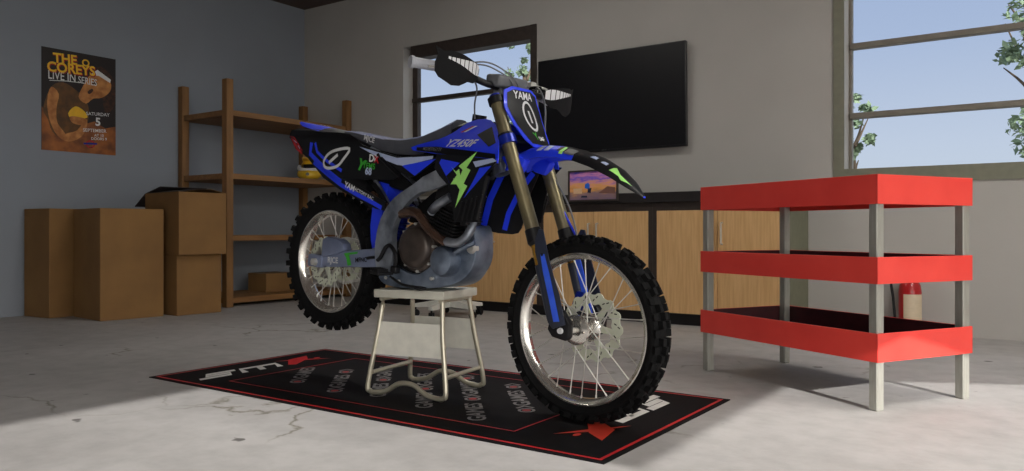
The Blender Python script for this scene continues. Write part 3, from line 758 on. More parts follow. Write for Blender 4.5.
SWOOSH = [(0.267, 0.573), (0.391, 0.56), (0.522, 0.545), (0.743, 0.573), (0.739, 0.56), (0.571, 0.515), (0.527, 0.515), (0.394, 0.538)]
BLUEB = [(0.558, 0.514), (0.762, 0.562), (0.644, 0.479)]
MS = ['black', 'blue', 'white', 'redp', 'green_d', 'whiteblue', 'alu']
for s in (-1, 1):
    sg = -1 if s < 0 else 1
    fn = (lambda x, z: (x, YP(x, z), z)) if s < 0 else (lambda x, z: (x, -YP(x, z), z))
    # (u,v)->(x,y,z): dx cross dz points to -y, so the outside of the right panel is +normal
    sg = 1 if s < 0 else -1
    b = NB(); sheet(b, smooth_outline(SIDE, 2), fn, .006, 0, .03, 0, sg)
    for pl, w in ((STRA[:5], .026), (STRB, .016)):
        for q in stroke(pl, w): sheet(b, q, fn, 0, 1, .03, .0012, sg)
    for q in stroke(smooth_outline(ZERO, 4), .014, True): sheet(b, q, fn, 0, 2, .05, .0016, sg)
    for q in stroke([(.049, .481), (.115, .524)], .015): sheet(b, q, fn, 0, 2, .05, .0016, sg)
    sheet(b, TAIL, fn, 0, 3, .03, .0016, sg)
    for k in range(5):
        for q in stroke([(-.295+.022*k, .578-.012*k), (-.262+.018*k, .568-.014*k)], .004): sheet(b, q, fn, 0, 5 if k % 2 else 0, .05, .002, sg)
    sheet(b, SWOOSH, fn, 0, 5, .03, .0014, sg); sheet(b, BLUEB, fn, 0, 1, .03, .0022, sg)
    sheet(b, [(.60, .565), (.72, .577), (.738, .572), (.62, .556)], fn, 0, 0, .05, .0024, sg)
    if s < 0:
        text_on(b, 'DR', fn, .372, .528, .046, R(2), 2, .002, sg, .03); text_on(b, 'X', fn, .392, .524, .044, R(2), 3, .0026, sg, .04)
        text_on(b, 'Y', fn, .285, .492, .07, R(-10), 4, .002, sg, .05, .3); text_on(b, 'YFMS', fn, .345, .492, .036, 0, 4, .002, sg, .02)
        text_on(b, '68', fn, .345, .468, .044, 0, 5, .002, sg, .04)
    part('side_panel', b, MS, recalc=False)
    b = NB(); sheet(b, BLADE, fn, .006, 0, .03, 0, sg)
    for q in stroke([(-.08, .472), (.05, .424), (.16, .388), (.284, .356), (.40, .332), (.455, .318)], .020): sheet(b, q, fn, 0, 1, .03, .0012, sg)
    if s < 0:
        text_on(b, 'YAM', fn, .225, .386, .036, R(-13), 2, .002, sg, .03); text_on(b, 'FACTORY RAC', fn, .325, .366, .022, R(-13), 2, .002, sg, .01)
    part('silencer_guard', b, MS, recalc=False)
# black struts across the rear of the frame cover
for s in (-1, 1):
    b = NB(); tube(b, [(.40, s*.128, .548), (.46, s*.13, .515), (.56, s*.128, .462)], .009, 8, sm=2); part('subframe_strut', b, 'black')
    b = NB(); tube(b, [(.33, s*.10, .43), (.40, s*.105, .39), (.46, s*.105, .335)], .012, 8, sm=2); part('subframe_strut', b, 'black')

# seat
b = NB(); rings = []
for x, zt_, zb, w in ((.06, .640, .615, .055), (.12, .642, .60, .078), (.24, .634, .585, .085), (.36, .627, .568, .086), (.47, .632, .56, .084), (.58, .652, .565, .080), (.68, .694, .585, .070), (.76, .735, .62, .055)):
    h = zt_-zb
    rings.append([(x, -w, zb), (x, -w*1.02, zb+h*.5), (x, -w*.88, zb+h*.85), (x, -w*.5, zt_), (x, 0, zt_+.002), (x, w*.5, zt_), (x, w*.88, zb+h*.85), (x, w*1.02, zb+h*.5), (x, w, zb)])
loft(b, rings, mif=lambda q, j: 1 if (j in (2, 3, 4, 5) and q < 7) else 0)
text_on(b, 'MJCE', lambda x, z: (x, -.0885, z), .285, .612, .034, R(-8), 2, .001, 1, .02)
part('seat', b, ['seat', mat('seat_top_sky_sheen', S(40, 62, 130), .5, c2=S(36, 52, 104)), 'white'])  # blue along the seat top paints in a sky reflection

# tank cap area between the shrouds
b = NB(); rings = []
for x, z, w, dz in ((.70, .685, .05, .10), (.80, .728, .055, .12), (.90, .742, .055, .14), (.965, .742, .05, .14)):
    rings.append([(x, -w, z-dz), (x, -w, z-.022), (x, -w*.5, z-.004), (x, w*.5, z-.004), (x, w, z-.022), (x, w, z-.1)])
loft(b, rings); cyl(b, (.86, 0, .73), (.862, 0, .762), .03); part('fuel_tank', b, 'black')
# shrouds
YS = lambda x, z: -(.168-max(0, z-.60)*.85+.10*(x-.85))
YL = lambda x, z: -(.180+.12*(x-.9))
SHUP = [(.66, .612), (0.755, 0.642), (0.812, 0.674), (0.842, 0.708), (0.877, 0.733), (0.943, 0.745), (1.018, 0.727), (1.11, 0.652), (1.156, 0.575), (0.977, 0.582), (0.64, 0.585)]
SHDARK = [(0.963, 0.676), (1.013, 0.714), (1.095, 0.651), (1.073, 0.633)]
SHSTR = [(0.665, 0.600), (0.78, 0.611), (0.97, 0.610), (1.132, 0.608), (1.148, 0.584), (0.966, 0.5835), (0.665, 0.587)]
SHLOW = [(0.802, 0.583), (0.797, 0.525), (0.834, 0.496), (0.903, 0.459), (0.933, 0.39), (0.956, 0.325), (1.095, 0.344), (1.095, 0.414), (1.111, 0.522), (1.16, 0.584), (0.986, 0.588)]
CLAW = [(1.052, 0.612), (0.95, 0.546), (0.976, 0.533), (0.954, 0.484), (0.922, 0.496), (0.971, 0.454), (0.955, 0.380), (1.015, 0.474), (0.991, 0.48), (1.023, 0.537), (0.998, 0.543)]
CLAW2 = [(0.905, 0.540), (0.944, 0.51), (0.912, 0.470), (0.966, 0.475), (0.970, 0.50), (.955, .535), (0.936, 0.522)]
LB1 = [(0.826, 0.548), (0.915, 0.464), (0.878, 0.5), (0.954, 0.559), (0.836, 0.565)]
LB2 = [(1.046, 0.501), (1.0, 0.425), (1.07, 0.495), (1.138, 0.563), (1.072, 0.549)]
for s in (-1, 1):
    sg = 1 if s < 0 else -1
    fu = (lambda x, z: (x, YS(x, z), z)) if s < 0 else (lambda x, z: (x, -YS(x, z), z))
    fl = (lambda x, z: (x, YL(x, z), z)) if s < 0 else (lambda x, z: (x, -YL(x, z), z))
    b = NB(); sheet(b, smooth_outline(SHUP, 2), fu, .005, 0, .03, 0, sg)
    sheet(b, SHDARK, fu, 0, 1, .03, .0012, sg); sheet(b, SHSTR, fu, 0, 1, .03, .0012, sg)
    sheet(b, [(.857, .680), (.90, .710), (.915, .712), (.872, .680)], fu, 0, 3, .03, .0012, sg)
    sheet(b, [(.875, .682), (.918, .712), (.93, .712), (.887, .682)], fu, 0, 2, .03, .0012, sg)
    if s < 0:
        text_on(b, 'YZ450F', fu, .905, .634, .044, R(4), 2, .0016, sg, .02, .3, 1.15); text_on(b, 'MONSTRGYTR', fu, .765, .599, .018, R(2), 4, .002, sg, .01)
    part('fuel_tank_shroud', b, ['blue', 'black', 'white', 'redp', 'greymark'], recalc=False)
    b = NB(); sheet(b, SHLOW, fl, .005, 0, .03, 0, sg)
    sheet(b, LB1, fl, 0, 1, .03, .0012, sg); sheet(b, LB2, fl, 0, 1, .03, .0012, sg)
    sheet(b, [(1.03, .57), (1.14, .592), (1.165, .583), (1.05, .55)], fl, 0, 3, .03, .0012, sg)
    sheet(b, CLAW, fl, 0, 2, .03, .0022, sg); sheet(b, CLAW2, fl, 0, 2, .03, .002, sg)
    for k in range(5):
        x = .965+.028*k
        for q in stroke([(x+.012, .335+.004*k), (x+.03, .41+.01*k)], .006): sheet(b, q, fl, .006, 4, .05, .006, sg)
    part('radiator_shroud', b, ['black', 'blue', 'green', 'whiteblue', 'engine'], recalc=False, label='black lower shroud with green claw marks')
    # radiator
    b = NB(); y0, y1 = s*.07, s*.155
    m = Matrix.Translation((.945 if s < 0 else .90, 0, .44)) @ Matrix.Rotation(R(-14), 4, 'Y')
    box(b, (-.018, min(y0, y1), -.13), (.018, max(y0, y1), .13), mtx=m, bev=.003)
    for k in range(12): box(b, (.018, min(y0, y1)+.004, -.12+.02*k), (.034, max(y0, y1)-.004, -.116+.02*k), mtx=m @ Matrix.Rotation(0, 4, 'Y'))
    part('radiator', b, 'engine')
# inner faces of the shroud wings seen between the fork tubes: black with blue edges
b = NB()
f2 = lambda x, z: (x+.05, .062+(x-.9)*.2, z)
oo = [(.835, .31), (.865, .285), (.99, .287), (1.03, .32), (1.045, .45), (1.085, .57), (1.04, .635), (.96, .61), (.895, .54), (.855, .43)]
sheet(b, smooth_outline(oo, 2), f2, .006, 0, .03, 0, 1)
for q in stroke([(.855, .305), (.872, .42), (.912, .525), (.975, .60)], .030): sheet(b, q, f2, 0, 1, .05, .002, 1)
for q in stroke([(.955, .30), (.965, .37), (1.0, .46), (1.055, .55)], .024): sheet(b, q, f2, 0, 1, .05, .002, 1)
sheet(b, [(.955, .60), (1.04, .63), (1.08, .58), (1.0, .55)], f2, 0, 1, .03, .003, 1)
part('radiator_scoop', b, ['black', 'blue'], recalc=False)

# ---- front end
SH = Vector((-.004, 0, 0))
fa0, fa1 = Vector((1.020, 0, .828)), Vector((1.300, 0, .300)); fd = (fa1-fa0).normalized()
axd = Vector((WB, 0, 0))
for s in (-1, 1):
    Y = Vector((0, s*.105, 0))
    b = NB(); cyl(b, fa0+Y, fa0+Y+fd*.575, .0265, .0275, 24); 
    tube(b, [fa0+Y+fd*.17, fa0+Y+fd*.172], .030, 20, sm=0)
    FK = part('fork_leg', b, 'fork', label='bronze fork tube on the %s' % ('near side' if s < 0 else 'far side'))
    b = NB(); cyl(b, fa0+Y-fd*.010, fa0+Y+fd*.004, .023, seg=20); cyl(b, fa0+Y-fd*.016, fa0+Y-fd*.008, .011, seg=6); part('fork_cap', b, 'blue_d', FK)
    b = NB(); p = fa0+Y+fd*.548; cyl(b, p, p+fd*.05, .031, .033, 24); cyl(b, p+fd*.05, p+fd*.062, .033, .026, 24); part('dust_seal', b, 'black', FK)
    q0 = p+fd*.05; q1 = Vector((WB-.066, s*.105, .03)); qm = q0.lerp(q1, .30)
    b = NB(); cyl(b, q0, qm, .0225, seg=20); part('fork_slider', b, 'gold', FK, label='gold fork slider')
    b = NB(); cyl(b, qm, q1, .0245, seg=20); part('fork_bottom', b, 'guardfork', FK)
    b = NB(); prism(b, [(WB-.065, .055), (WB-.020, .075), (WB+.022, .03), (WB+.026, -.018), (WB+.012, -.034), (WB-.050, -.032), (WB-.075, -.008)], s*.098, s*.128, bev=.007)
    LG = part('axle_clamp', b, 'black', FK)
    b = NB(); lathe(b, [(0, s*.010), (.010, s*.010), (.012, s*.002), (.012, -s*.01)], 12, mtx=Matrix.Translation((WB-.012, s*.128, .0))); part('axle_bolt', b, 'white', FK)
    G = [(1.331, .352), (1.351, .352), (1.392, .251), (1.426, .185), (1.456, .130), (1.497, .028), (1.443, .0), (1.413, .016), (1.390, .049), (1.353, .136), (1.325, .194), (1.315, .306)]
    fg = lambda x, z, s=s: (x, s*(.140-4.5*((x-(1.345+(.33-z)*.40))**2)), z)
    sg = 1 if s < 0 else -1
    b = NB(); sheet(b, G, fg, .005, 0, .025, 0, sg)
    sheet(b, [(1.352, .262), (1.372, .266), (1.405, .198), (1.443, .110), (1.474, .035), (1.447, .028), (1.415, .105), (1.375, .195)], fg, 0, 1, .025, .0015, sg)
    for q in stroke([(1.362+.004*math.cos(a), .262+.004*math.sin(a)) for a in (0, 1.57, 3.14, 4.71)], .006, True): sheet(b, q, fg, 0, 2, .05, .003, sg)
    if s > 0:
        fi = lambda x, z: (x, .078, z); sheet(b, [(1.352, .262), (1.372, .266), (1.405, .198), (1.443, .110), (1.474, .035), (1.447, .028), (1.415, .105), (1.375, .195)], fi, .004, 1, .03, 0, 1)
    part('fork_guard', b, ['guardfork', 'guardblue', 'black'], FK, recalc=False, label='dark fork guard with a bright blue stripe')
# front brake caliper (far side)
b = NB(); prism(b, [(1.375, .06), (1.39, .12), (1.42, .12), (1.43, .07), (1.415, .04)], .068, .092, bev=.006); part('brake_caliper', b, 'blue_d')
# triple clamps
b = NB()
for d, h in ((.015, .028), (.175, .036)):
    c = fa0+fd*d; c2 = c-fd.cross(Vector((0, 1, 0))).normalized()*0
    for s in (-1, 1):
        cyl(b, c+Vector((0, s*.105, 0))-fd*h/2, c+Vector((0, s*.105, 0))+fd*h/2, .033, seg=20)
    q = fd.cross(Vector((0, 1, 0))).normalized(); q = q if q.x < 0 else -q
    m = Matrix(((q.x, 0, fd.x, c.x), (q.y, 1, fd.y, c.y), (q.z, 0, fd.z, c.z), (0, 0, 0, 1)))
    prism(b, [(-.026, -.10), (.0, -.115), (.03, -.09), (.07, -.03), (.07, .03), (.03, .09), (.0, .115), (-.026, .10), (-.012, .05), (-.012, -.05)], -h/2, h/2, plane='xy', mtx=m, bev=.004)
part('triple_clamp', b, ['black'])
for s in (-1, 1):
    b = NB(); c = fa0+fd*.178+Vector((0, s*.105, 0)); cyl(b, c-fd*.012, c+fd*.022, .0355, seg=20); part('fork_ring', b, 'blue_d')

# handlebar: one bent tube
hb = Vector((.975, 0, .905))
b = NB()
bar_pts = [(.872, -.425, .912), (.910, -.32, .912), (.945, -.215, .905), (.965, -.14, .885), (.985, -.08, .875), (.985, .08, .870), (.965, .14, .875), (.945, .215, .88), (.910, .32, .88), (.872, .425, .878)]
tube(b, bar_pts, .0135, 12, sm=5)
HB = part('handlebar', b, 'black')
b = NB(); cyl(b, (.872, -.425, .912), (.912, -.315, .912), .020, .020, 18); cyl(b, (.869, -.432, .912), (.874, -.42, .912), .0235, seg=18); cyl(b, (.910, -.318, .912), (.915, -.305, .912), .026, seg=18); part('grip', b, 'grip', HB, label='pale grey grip')
b = NB(); cyl(b, (.872, .425, .878), (.912, .315, .88), .020, .020, 18); cyl(b, (.869, .432, .878), (.874, .42, .878), .0235, seg=18); part('grip', b, 'grip', HB, label='pale grey grip')
b = NB(); cyl(b, (.915, -.305, .912), (.93, -.26, .911), .022, seg=14); box(b, (.905, -.295, .885), (.94, -.262, .93), bev=.005); part('throttle_housing', b, 'black', HB)
for s in (-1, 1):
    b = NB(); tube(b, [(.935, s*.20, .918), (.975, s*.24, .912), (.965, s*.32, .905), (.925, s*.39, .902)], .005, 8); box(b, (.92, s*.20-.018, .90), (.965, s*.20+.018, .93), bev=.005); part('lever', b, 'steel', HB)
b = NB(); box(b, (.950, -.10, .872), (1.026, .085, .922), bev=.012, seg=3); part('bar_pad', b, 'glassgrey', HB)
for s in (-1, 1):
    b = NB(); box(b, (.965, s*.045-.018, .825), (1.005, s*.045+.018, .88), bev=.005); part('bar_mount', b, 'glassgrey', HB)
# hand guards
for s in (-1, 1):
    fh = lambda y, z, s=s: (1.005+(.018 if s > 0 else 0)-(abs(y)-.28)**2*(1.4 if s > 0 else 2.2), y, z)
    o_ = [(s*.17, .925), (s*.195, .944), (s*.235, .950), (s*.29, .962), (s*.345, .968), (s*.375, .962), (s*.408, .976), (s*.396, .945), (s*.404, .918), (s*.402, .885), (s*.388, .866), (s*.335, .842), (s*.30, .845), (s*.255, .866), (s*.215, .866), (s*.18, .886)]
    ys_ = 1.19 if s > 0 else 1.0
    if s > 0: o_ = [(y*ys_, z-.035) for y, z in o_]
    b = NB(); sheet(b, o_, fh, .004, 0, .022, 0, 1)
    teeth = [(.18, .036), (.208, .044), (.236, .042), (.262, .034), (.286, .026), (.308, .020), (.328, .015), (.347, .011), (.362, .009)]
    for k in range(len(teeth)-1):
        y0, h0 = teeth[k]; y1, h1 = teeth[k+1]; zc0 = .916+(y0-.18)*.14-(.035 if s > 0 else 0); zc1 = .916+(y1-.18)*.14-(.035 if s > 0 else 0); y1 -= .004
        sheet(b, [(s*y0*ys_, zc0-h0/2), (s*y1*ys_, zc1-h1/2), (s*y1*ys_, zc1+h1/2), (s*y0*ys_, zc0+h0/2)], fh, 0, 1, .03, .0015, 1)
    tube(b, [(.95, s*.19, .90), (.97, s*.185, .905), (fh(s*.19, .91)[0]-.002, s*.19, .905)], .007, 8, 0)
    part('hand_guard', b, ['blackmatte', 'white'], HB, recalc=False, label='black hand guard with white tooth marks')
# cables
b = NB()
tube(b, [(.93, -.26, .92), (.98, -.17, .945), (1.0, -.09, .935), (1.03, -.03, .90), (1.035, .0, .83)], .0032, 8)
tube(b, [(.93, -.255, .925), (.985, -.16, .957), (1.005, -.07, .945), (1.04, -.01, .90), (1.04, .02, .83)], .0032, 8)
tube(b, [(.95, -.18, .90), (.93, -.12, .86), (.90, -.09, .80), (.90, -.08, .74)], .0035, 8)
tube(b, [(.95, .21, .885), (1.02, .16, .90), (1.09, .125, .83), (1.13, .10, .70), (1.17, .10, .58), (1.27, .11, .45), (1.34, .10, .33), (1.40, .09, .14)], .004, 8)
part('control_cable', b, 'glassgrey')
# number plate
b = NB()
fpl = lambda y, z: (1.064+.125*(max(0, .885-z)/.22)**1.6-1.1*y*y, y, z)
PL = [(-.06, .880), (-.100, .862), (-.115, .795), (-.098, .73), (-.075, .678), (-.045, .650), (.045, .650), (.075, .678), (.098, .73), (.115, .795), (.100, .862), (.06, .880)]
sheet(b, PL, fpl, .005, 1, .025, 0, 1)
inn = [(-.055, .868), (-.088, .852), (-.100, .795), (-.084, .73), (-.050, .665), (.055, .660), (.088, .73), (.102, .795), (.090, .855), (.055, .870)]
sheet(b, inn, fpl, 0, 0, .025, .0014, 1)
ring = [(.012+.033*math.cos(2*PI*k/24), .772+.054*math.sin(2*PI*k/24)) for k in range(24)]
for q in stroke(ring, .010, True): sheet(b, q, fpl, 0, 2, .05, .0022, 1)
for q in stroke([(.012, .745), (.012, .792)], .011): sheet(b, q, fpl, 0, 2, .05, .0022, 1)
text_on(b, 'YAMA', fpl, 0, .848, .042, R(0), 2, .002, 1, .02)
text_on(b, 'Y', fpl, -.004, .694, .036, R(8), 3, .002, 1, .03); text_on(b, 'SMF', fpl, .026, .686, .022, 0, 2, .002, 1, .02)
part('number_plate', b, ['black', 'blue', 'white', 'green_d'], recalc=False, label='black front number plate with blue edge and white zero')
# front fender
b = NB(); rings = []
FT = [(1.085, .605, .075, .055), (1.13, .630, .088, .055), (1.18, .652, .092, .052), (1.25, .666, .090, .050), (1.32, .668, .086, .045), (1.40, .659, .082, .042), (1.48, .640, .078, .040), (1.56, .607, .068, .034), (1.62, .568, .048, .024), (1.675, .520, .008, .005)]
for x, z, w, d in FT:
    rings.append([(x, -w, z-d), (x, -w*.86, z-d*.45), (x, -w*.55, z-d*.12), (x, -w*.2, z), (x, w*.2, z), (x, w*.55, z-d*.12), (x, w*.86, z-d*.45), (x, w, z-d),
                  (x, w*.84, z-d-.001), (x, w*.5, z-d*.12-.006), (x, 0, z-.006), (x, -w*.5, z-d*.12-.006), (x, -w*.84, z-d-.001)])
loft(b, rings, mif=lambda q, j: 0 if q < 3 or (q < 4 and j != 3) or (q < 5 and (j in (0, 6))) else 1)
ff = lambda u, v: (u, -.074+.0*v, v)
def fside(u, v):   # right shoulder of the fender: u along x, v 0..1 from edge to spine
    k = 0
    while k < len(FT)-2 and u > FT[k+1][0]: k += 1
    t = (u-FT[k][0])/(FT[k+1][0]-FT[k][0]); x, z, w, d = [FT[k][i]+(FT[k+1][i]-FT[k][i])*t for i in range(4)]
    P = [(-w, z-d), (-w*.86, z-d*.45), (-w*.55, z-d*.12), (-w*.2, z)]; v = max(0, min(2.999, v*3)); j = int(v); f = v-j
    return (u, P[j][0]+(P[j+1][0]-P[j][0])*f, P[j][1]+(P[j+1][1]-P[j][1])*f)
def fdec(poly, mi, off=.0022):
    sheet(b, poly, fside, 0, mi, .02, off, 1)
fdec([(1.232, .3), (1.236, .7), (1.256, .7), (1.256, .3)], 2); fdec([(1.266, .3), (1.268, .7), (1.29, .7), (1.288, .3)], 2)
fdec([(1.335, .2), (1.34, .75), (1.352, .75), (1.352, .2)], 3); fdec([(1.356, .25), (1.36, .7), (1.405, .65), (1.40, .25)], 4)
fdec([(1.46, .55), (1.47, .8), (1.488, .8), (1.488, .55)], 2); fdec([(1.505, .55), (1.512, .8), (1.53, .8), (1.53, .55)], 2)
fdec([(1.55, .35), (1.56, .9), (1.585, .6), (1.635, .45), (1.60, .25), (1.585, .38)], 3)
part('front_fender', b, ['blue', 'black', 'whiteblue', 'green', 'greymark'], recalc=False)
# stays tying the fender to the forks, left and right
b = NB()
for s in (-1, 1):
    prism(b, [(1.075, .60), (1.13, .625), (1.20, .60), (1.175, .545), (1.12, .555)], s*.06, s*.10, bev=.008)
tube(b, [(1.15, .095, .63), (1.20, .098, .52), (1.26, .10, .42), (1.33, .105, .33)], .005, 8)
part('fender_bracket', b, 'blue')

SH = Vector((0, 0, 0))
# ------------------------------------------------------------------ red three-tier rack
rk = thing('tiered_rack', 'red and silver three tier metal rack standing on the sunlit floor', 'rack', (-.598, 3.378, 0), R(150.7))
# local: x along the long side (1.045), y along the short side towards -y
LX, LY = 1.056, -.565
def rbox(lo, hi, **k):
    lo2 = [min(a, c) for a, c in zip(lo, hi)]; hi2 = [max(a, c) for a, c in zip(lo, hi)]; box(b, lo2, hi2, **k)
lw = .041
for (x, y) in ((0, 0), (LX-lw, 0), (0, LY+lw), (LX-lw, LY+lw)):
    b = NB(); rbox((x, y, 0), (x+lw, y-lw, .86), bev=.004); obj('leg', b, 'leg_steel', rk, smooth=False)
for z0, z1, fz in ((.822, .940, .905), (.505, .612, .517), (.195, .310, .207)):
    b = NB(); t = .005; o_ = .008
    box(b, (-o_, o_-t, z0), (LX+o_, o_, z1), 0, bev=.0015); box(b, (-o_, LY-o_, z0), (LX+o_, LY-o_+t, z1), 0, bev=.0015)
    box(b, (-o_, LY-o_, z0), (-o_+t, o_, z1), 0, bev=.0015); box(b, (LX+o_-t, LY-o_, z0), (LX+o_, o_, z1), 0, bev=.0015)
    tr = obj('shelf_tray', b, 'red', rk, smooth=False)
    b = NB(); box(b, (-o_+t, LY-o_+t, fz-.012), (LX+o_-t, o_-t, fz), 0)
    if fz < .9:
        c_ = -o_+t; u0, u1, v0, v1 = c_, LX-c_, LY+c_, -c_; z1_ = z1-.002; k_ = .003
        box(b, (u0, v0, fz), (u0+k_, v1, z1_)); box(b, (u1-k_, v0, fz), (u1, v1, z1_)); box(b, (u0+k_, v0, fz), (u1-k_, v0+k_, z1_)); box(b, (u0+k_, v1-k_, fz), (u1-k_, v1, z1_))  # thin inner walls that carry the painted shade
    obj('tray_base', b, 'red' if fz > .9 else 'red_shade', tr, smooth=False, label=None if fz > .9 else 'inside of the tray, shade painted in dark red')

# ------------------------------------------------------------------ fire extinguisher
fx = thing('fire_extinguisher', 'small red fire extinguisher with cream label by the back wall', 'fire extinguisher', (-.852, 5.985, 0))
def lz(bm, prof, seg=24, mi=0, m=Matrix()):  # revolve about Z: profile (r, z)
    lathe(bm, prof, seg, mi, m @ Matrix.Rotation(R(90), 4, 'X'))
b = NB(); lz(b, [(.065, 0), (.072, .008), (.072, .30), (.066, .345), (.045, .378), (.022, .392), (.02, .41)]); obj('cylinder', b, 'ext_red', fx)
b = NB()
V = []
for k in range(15):
    a = R(-115+k*8); V.append((.0735*math.cos(a), .0735*math.sin(a)))
loft(b, [[(x, y, z) for x, y in V] for z in (.11, .285)], cap=False, closed=False); obj('label', b, 'ext_label', fx)
b = NB(); lz(b, [(.074, .088), (.0755, .09), (.0755, .103), (.074, .105)]); obj('strap', b, 'black', fx)
b = NB(); cyl(b, (0, 0, .405), (0, 0, .44), .018); box(b, (-.012, -.09, .435), (.012, .03, .447), bev=.003); box(b, (-.01, -.08, .462), (.01, .02, .470), bev=.003); cyl(b, (0, 0, .44), (0, .0, .465), .010); obj('valve', b, 'steel', fx)
b = NB(); tube(b, [(0, 0, .43), (-.06, -.02, .44), (-.115, -.01, .38), (-.105, 0, .25), (-.095, .0, .12), (-.09, 0, .06)], .009, 8); obj('hose', b, 'black', fx)

# ------------------------------------------------------------------ cabinets and worktop
CF, CB = 5.6, 6.09
def cabinet(x0, x1, label, last=False):
    W = x1-x0
    c = thing('cabinet', label, 'cabinet', (x0, CF, 0), 0, 'base cabinets under the worktop')
    b = NB(); D = CB-CF
    box(b, (0, .02, .085), (W, D, .932), 0); 
    box(b, (.0, 0, .085), (.034, .02, .932), 0); box(b, (W-.034, 0, .085), (W, .02, .932), 0); box(b, (.034, 0, .872), (W-.034, .02, .932), 0)
    if last: box(b, (W, .012, .085), (W+.006, D, .932), 1)
    obj('body', b, ['carcass', 'carcass_side'], c, smooth=False)
    b = NB(); box(b, (0, .07, 0), (W, D, .085)); obj('plinth', b, 'kick', c, smooth=False)
    dm = W/2
    for s in (0, 1):
        a, e2 = (.036, dm-.0025) if s == 0 else (dm+.0025, W-.036)
        b = NB(); box(b, (a, -.004, .094), (e2, .019, .870), bev=.0015); d = obj('door', b, 'door_wood', c, smooth=False)
        hx = dm-.038 if s == 0 else dm+.038
        b = NB(); tube(b, [(hx, -.004, .775), (hx, -.028, .772), (hx, -.03, .76), (hx, -.03, .635), (hx, -.028, .622), (hx, -.004, .62)], .008, 8, sm=2); obj('handle', b, 'handle', d)
    return c
xs = [-2.589, -1.582]
for i, lab in enumerate(('oak fronted two door cabinet at the end behind the red rack', 'oak fronted two door cabinet behind the front wheel', 'oak fronted two door cabinet behind the engine', 'oak fronted two door cabinet furthest left behind the stand')):
    cabinet(-2.586-1.03*i, -1.556-1.03*i-.001, lab, i == 0)
b = NB(); box(b, (0, 0, 0), (4.20, CB-5.57, .078), bev=.003); o = obj('worktop', b, 'slab', smooth=False); o.location = (-5.69, 5.57, .934)
tag(o, 'long black worktop across the row of oak cabinets', 'worktop')

# small framed picture at the front of the worktop
pf = thing('picture_frame', 'small framed sunset picture leaning at the worktop edge below the screen', 'picture', (-3.085, 5.545, .955))
fw, fh_ = .452, .250
b = NB()
for lo, hi in (((-fw/2, 0, 0), (fw/2, .02, .012)), ((-fw/2, 0, fh_-.012), (fw/2, .02, fh_)), ((-fw/2, 0, .012), (-fw/2+.012, .02, fh_-.012)), ((fw/2-.012, 0, .012), (fw/2, .02, fh_-.012)), ((-fw/2+.012, .012, .012), (fw/2-.012, .02, fh_-.012))): box(b, lo, hi)
obj('frame', b, 'frame_dark', pf, smooth=False)
b = NB(); pw, ph = fw/2-.012, fh_/2-.012
face(b, vadd(b, [(-pw, 0, -ph), (pw, 0, -ph), (pw, 0, ph), (-pw, 0, ph)]))
def pq(pts, mi): face(b, vadd(b, [(x, -.0006, z) for x, z in pts]), mi)
pq([(-.075, -.02), (-.03, -.03), (-.028, .01), (-.045, .024), (-.072, .012)], 1); pq([(-.05, -.055), (-.02, -.06), (-.012, -.02), (-.045, -.02)], 2)
pq([(.05, -.062), (.2, -.07), (.2, -.02), (.13, -.01)], 3); pq([(-.18, -.02), (-.10, -.02), (-.10, -.062), (-.18, -.062)], 4)
pq([(-.11, -.095), (-.05, -.095), (-.055, -.08), (-.105, -.08)], 2)
o = obj('print', b, ['sunset', mat('print_blue', S(30, 110, 230), .5), mat('print_navy', S(28, 34, 66), .5), mat('print_brown', S(132, 92, 80), .5), mat('print_cream', S(226, 190, 150), .5)], pf, smooth=False, recalc=False); o.location = (0, .0115, fh_/2)

# ------------------------------------------------------------------ television
tv = thing('television', 'large black wall mounted television switched off', 'television', (-3.195, YB-.014, 1.83))
w, h = 1.42, .853
tilt = Matrix.Rotation(R(1.2), 4, 'X')
b = NB(); box(b, (-w/2, -.07, -h/2), (w/2, -.035, h/2), mtx=tilt, bev=.004); box(b, (-.3, -.035, -.2), (.3, -.0, .2)); obj('housing', b, 'tv', tv, smooth=False)
b = NB(); box(b, (-w/2+.01, -.0725, -h/2+.018), (w/2-.01, -.07, h/2-.01), mtx=tilt); s_ = obj('screen', b, 'tv_scr', tv, smooth=False)
b = NB(); text_on(b, 'ACTI', lambda x, z: tuple(tilt @ Vector((x, -.0712, z))), -.04, -h/2+.0105, .02, 0, 0, .002, 1, .01); obj('badge', b, 'greymark', tv, smooth=False, recalc=False)

# ------------------------------------------------------------------ wooden shelf unit
sh = thing('wooden_shelf', 'tall open timber shelf unit standing against the left wall', 'shelf', (-6.82, 5.41, 0))
pw = .074; X0, X1, Y0, Y1 = -.345, .44, -.91, .665
for x in (X0, X1-pw):
    for y in (Y0, Y1-pw):
        b = NB(); box(b, (x, y, 0), (x+pw, y+pw, 2.14), bev=.003); obj('post', b, 'wood', sh, smooth=False)
for z in (1.80, 1.205, .622, .035):
    b = NB(); box(b, (X0+.012, Y0+pw, z), (X1-.012, Y1-pw, z+.052), bev=.002); sb = obj('shelf_board', b, 'woodh', sh, smooth=False)
    for y in (Y0+.012, Y1-pw+.012):
        b = NB(); box(b, (X0+pw, y, z), (X1-pw, y+.05, z+.052), bev=.002); obj('rail', b, 'woodh', sh, smooth=False)
# carton on the bottom shelf
b = NB(); box(b, (-.15, -.18, 0), (.15, .18, .19), bev=.002); face(b, vadd(b, [(-.03, -.18, .1905), (.03, -.18, .1905), (.03, .18, .1905), (-.03, .18, .1905)]), 1)
o = obj('cardboard_box', b, ['card', 'tape'], smooth=False, recalc=False); o.location = (-6.83, 5.36, .0872); tag(o, 'low brown carton on the bottom board of the timber shelf', 'box')
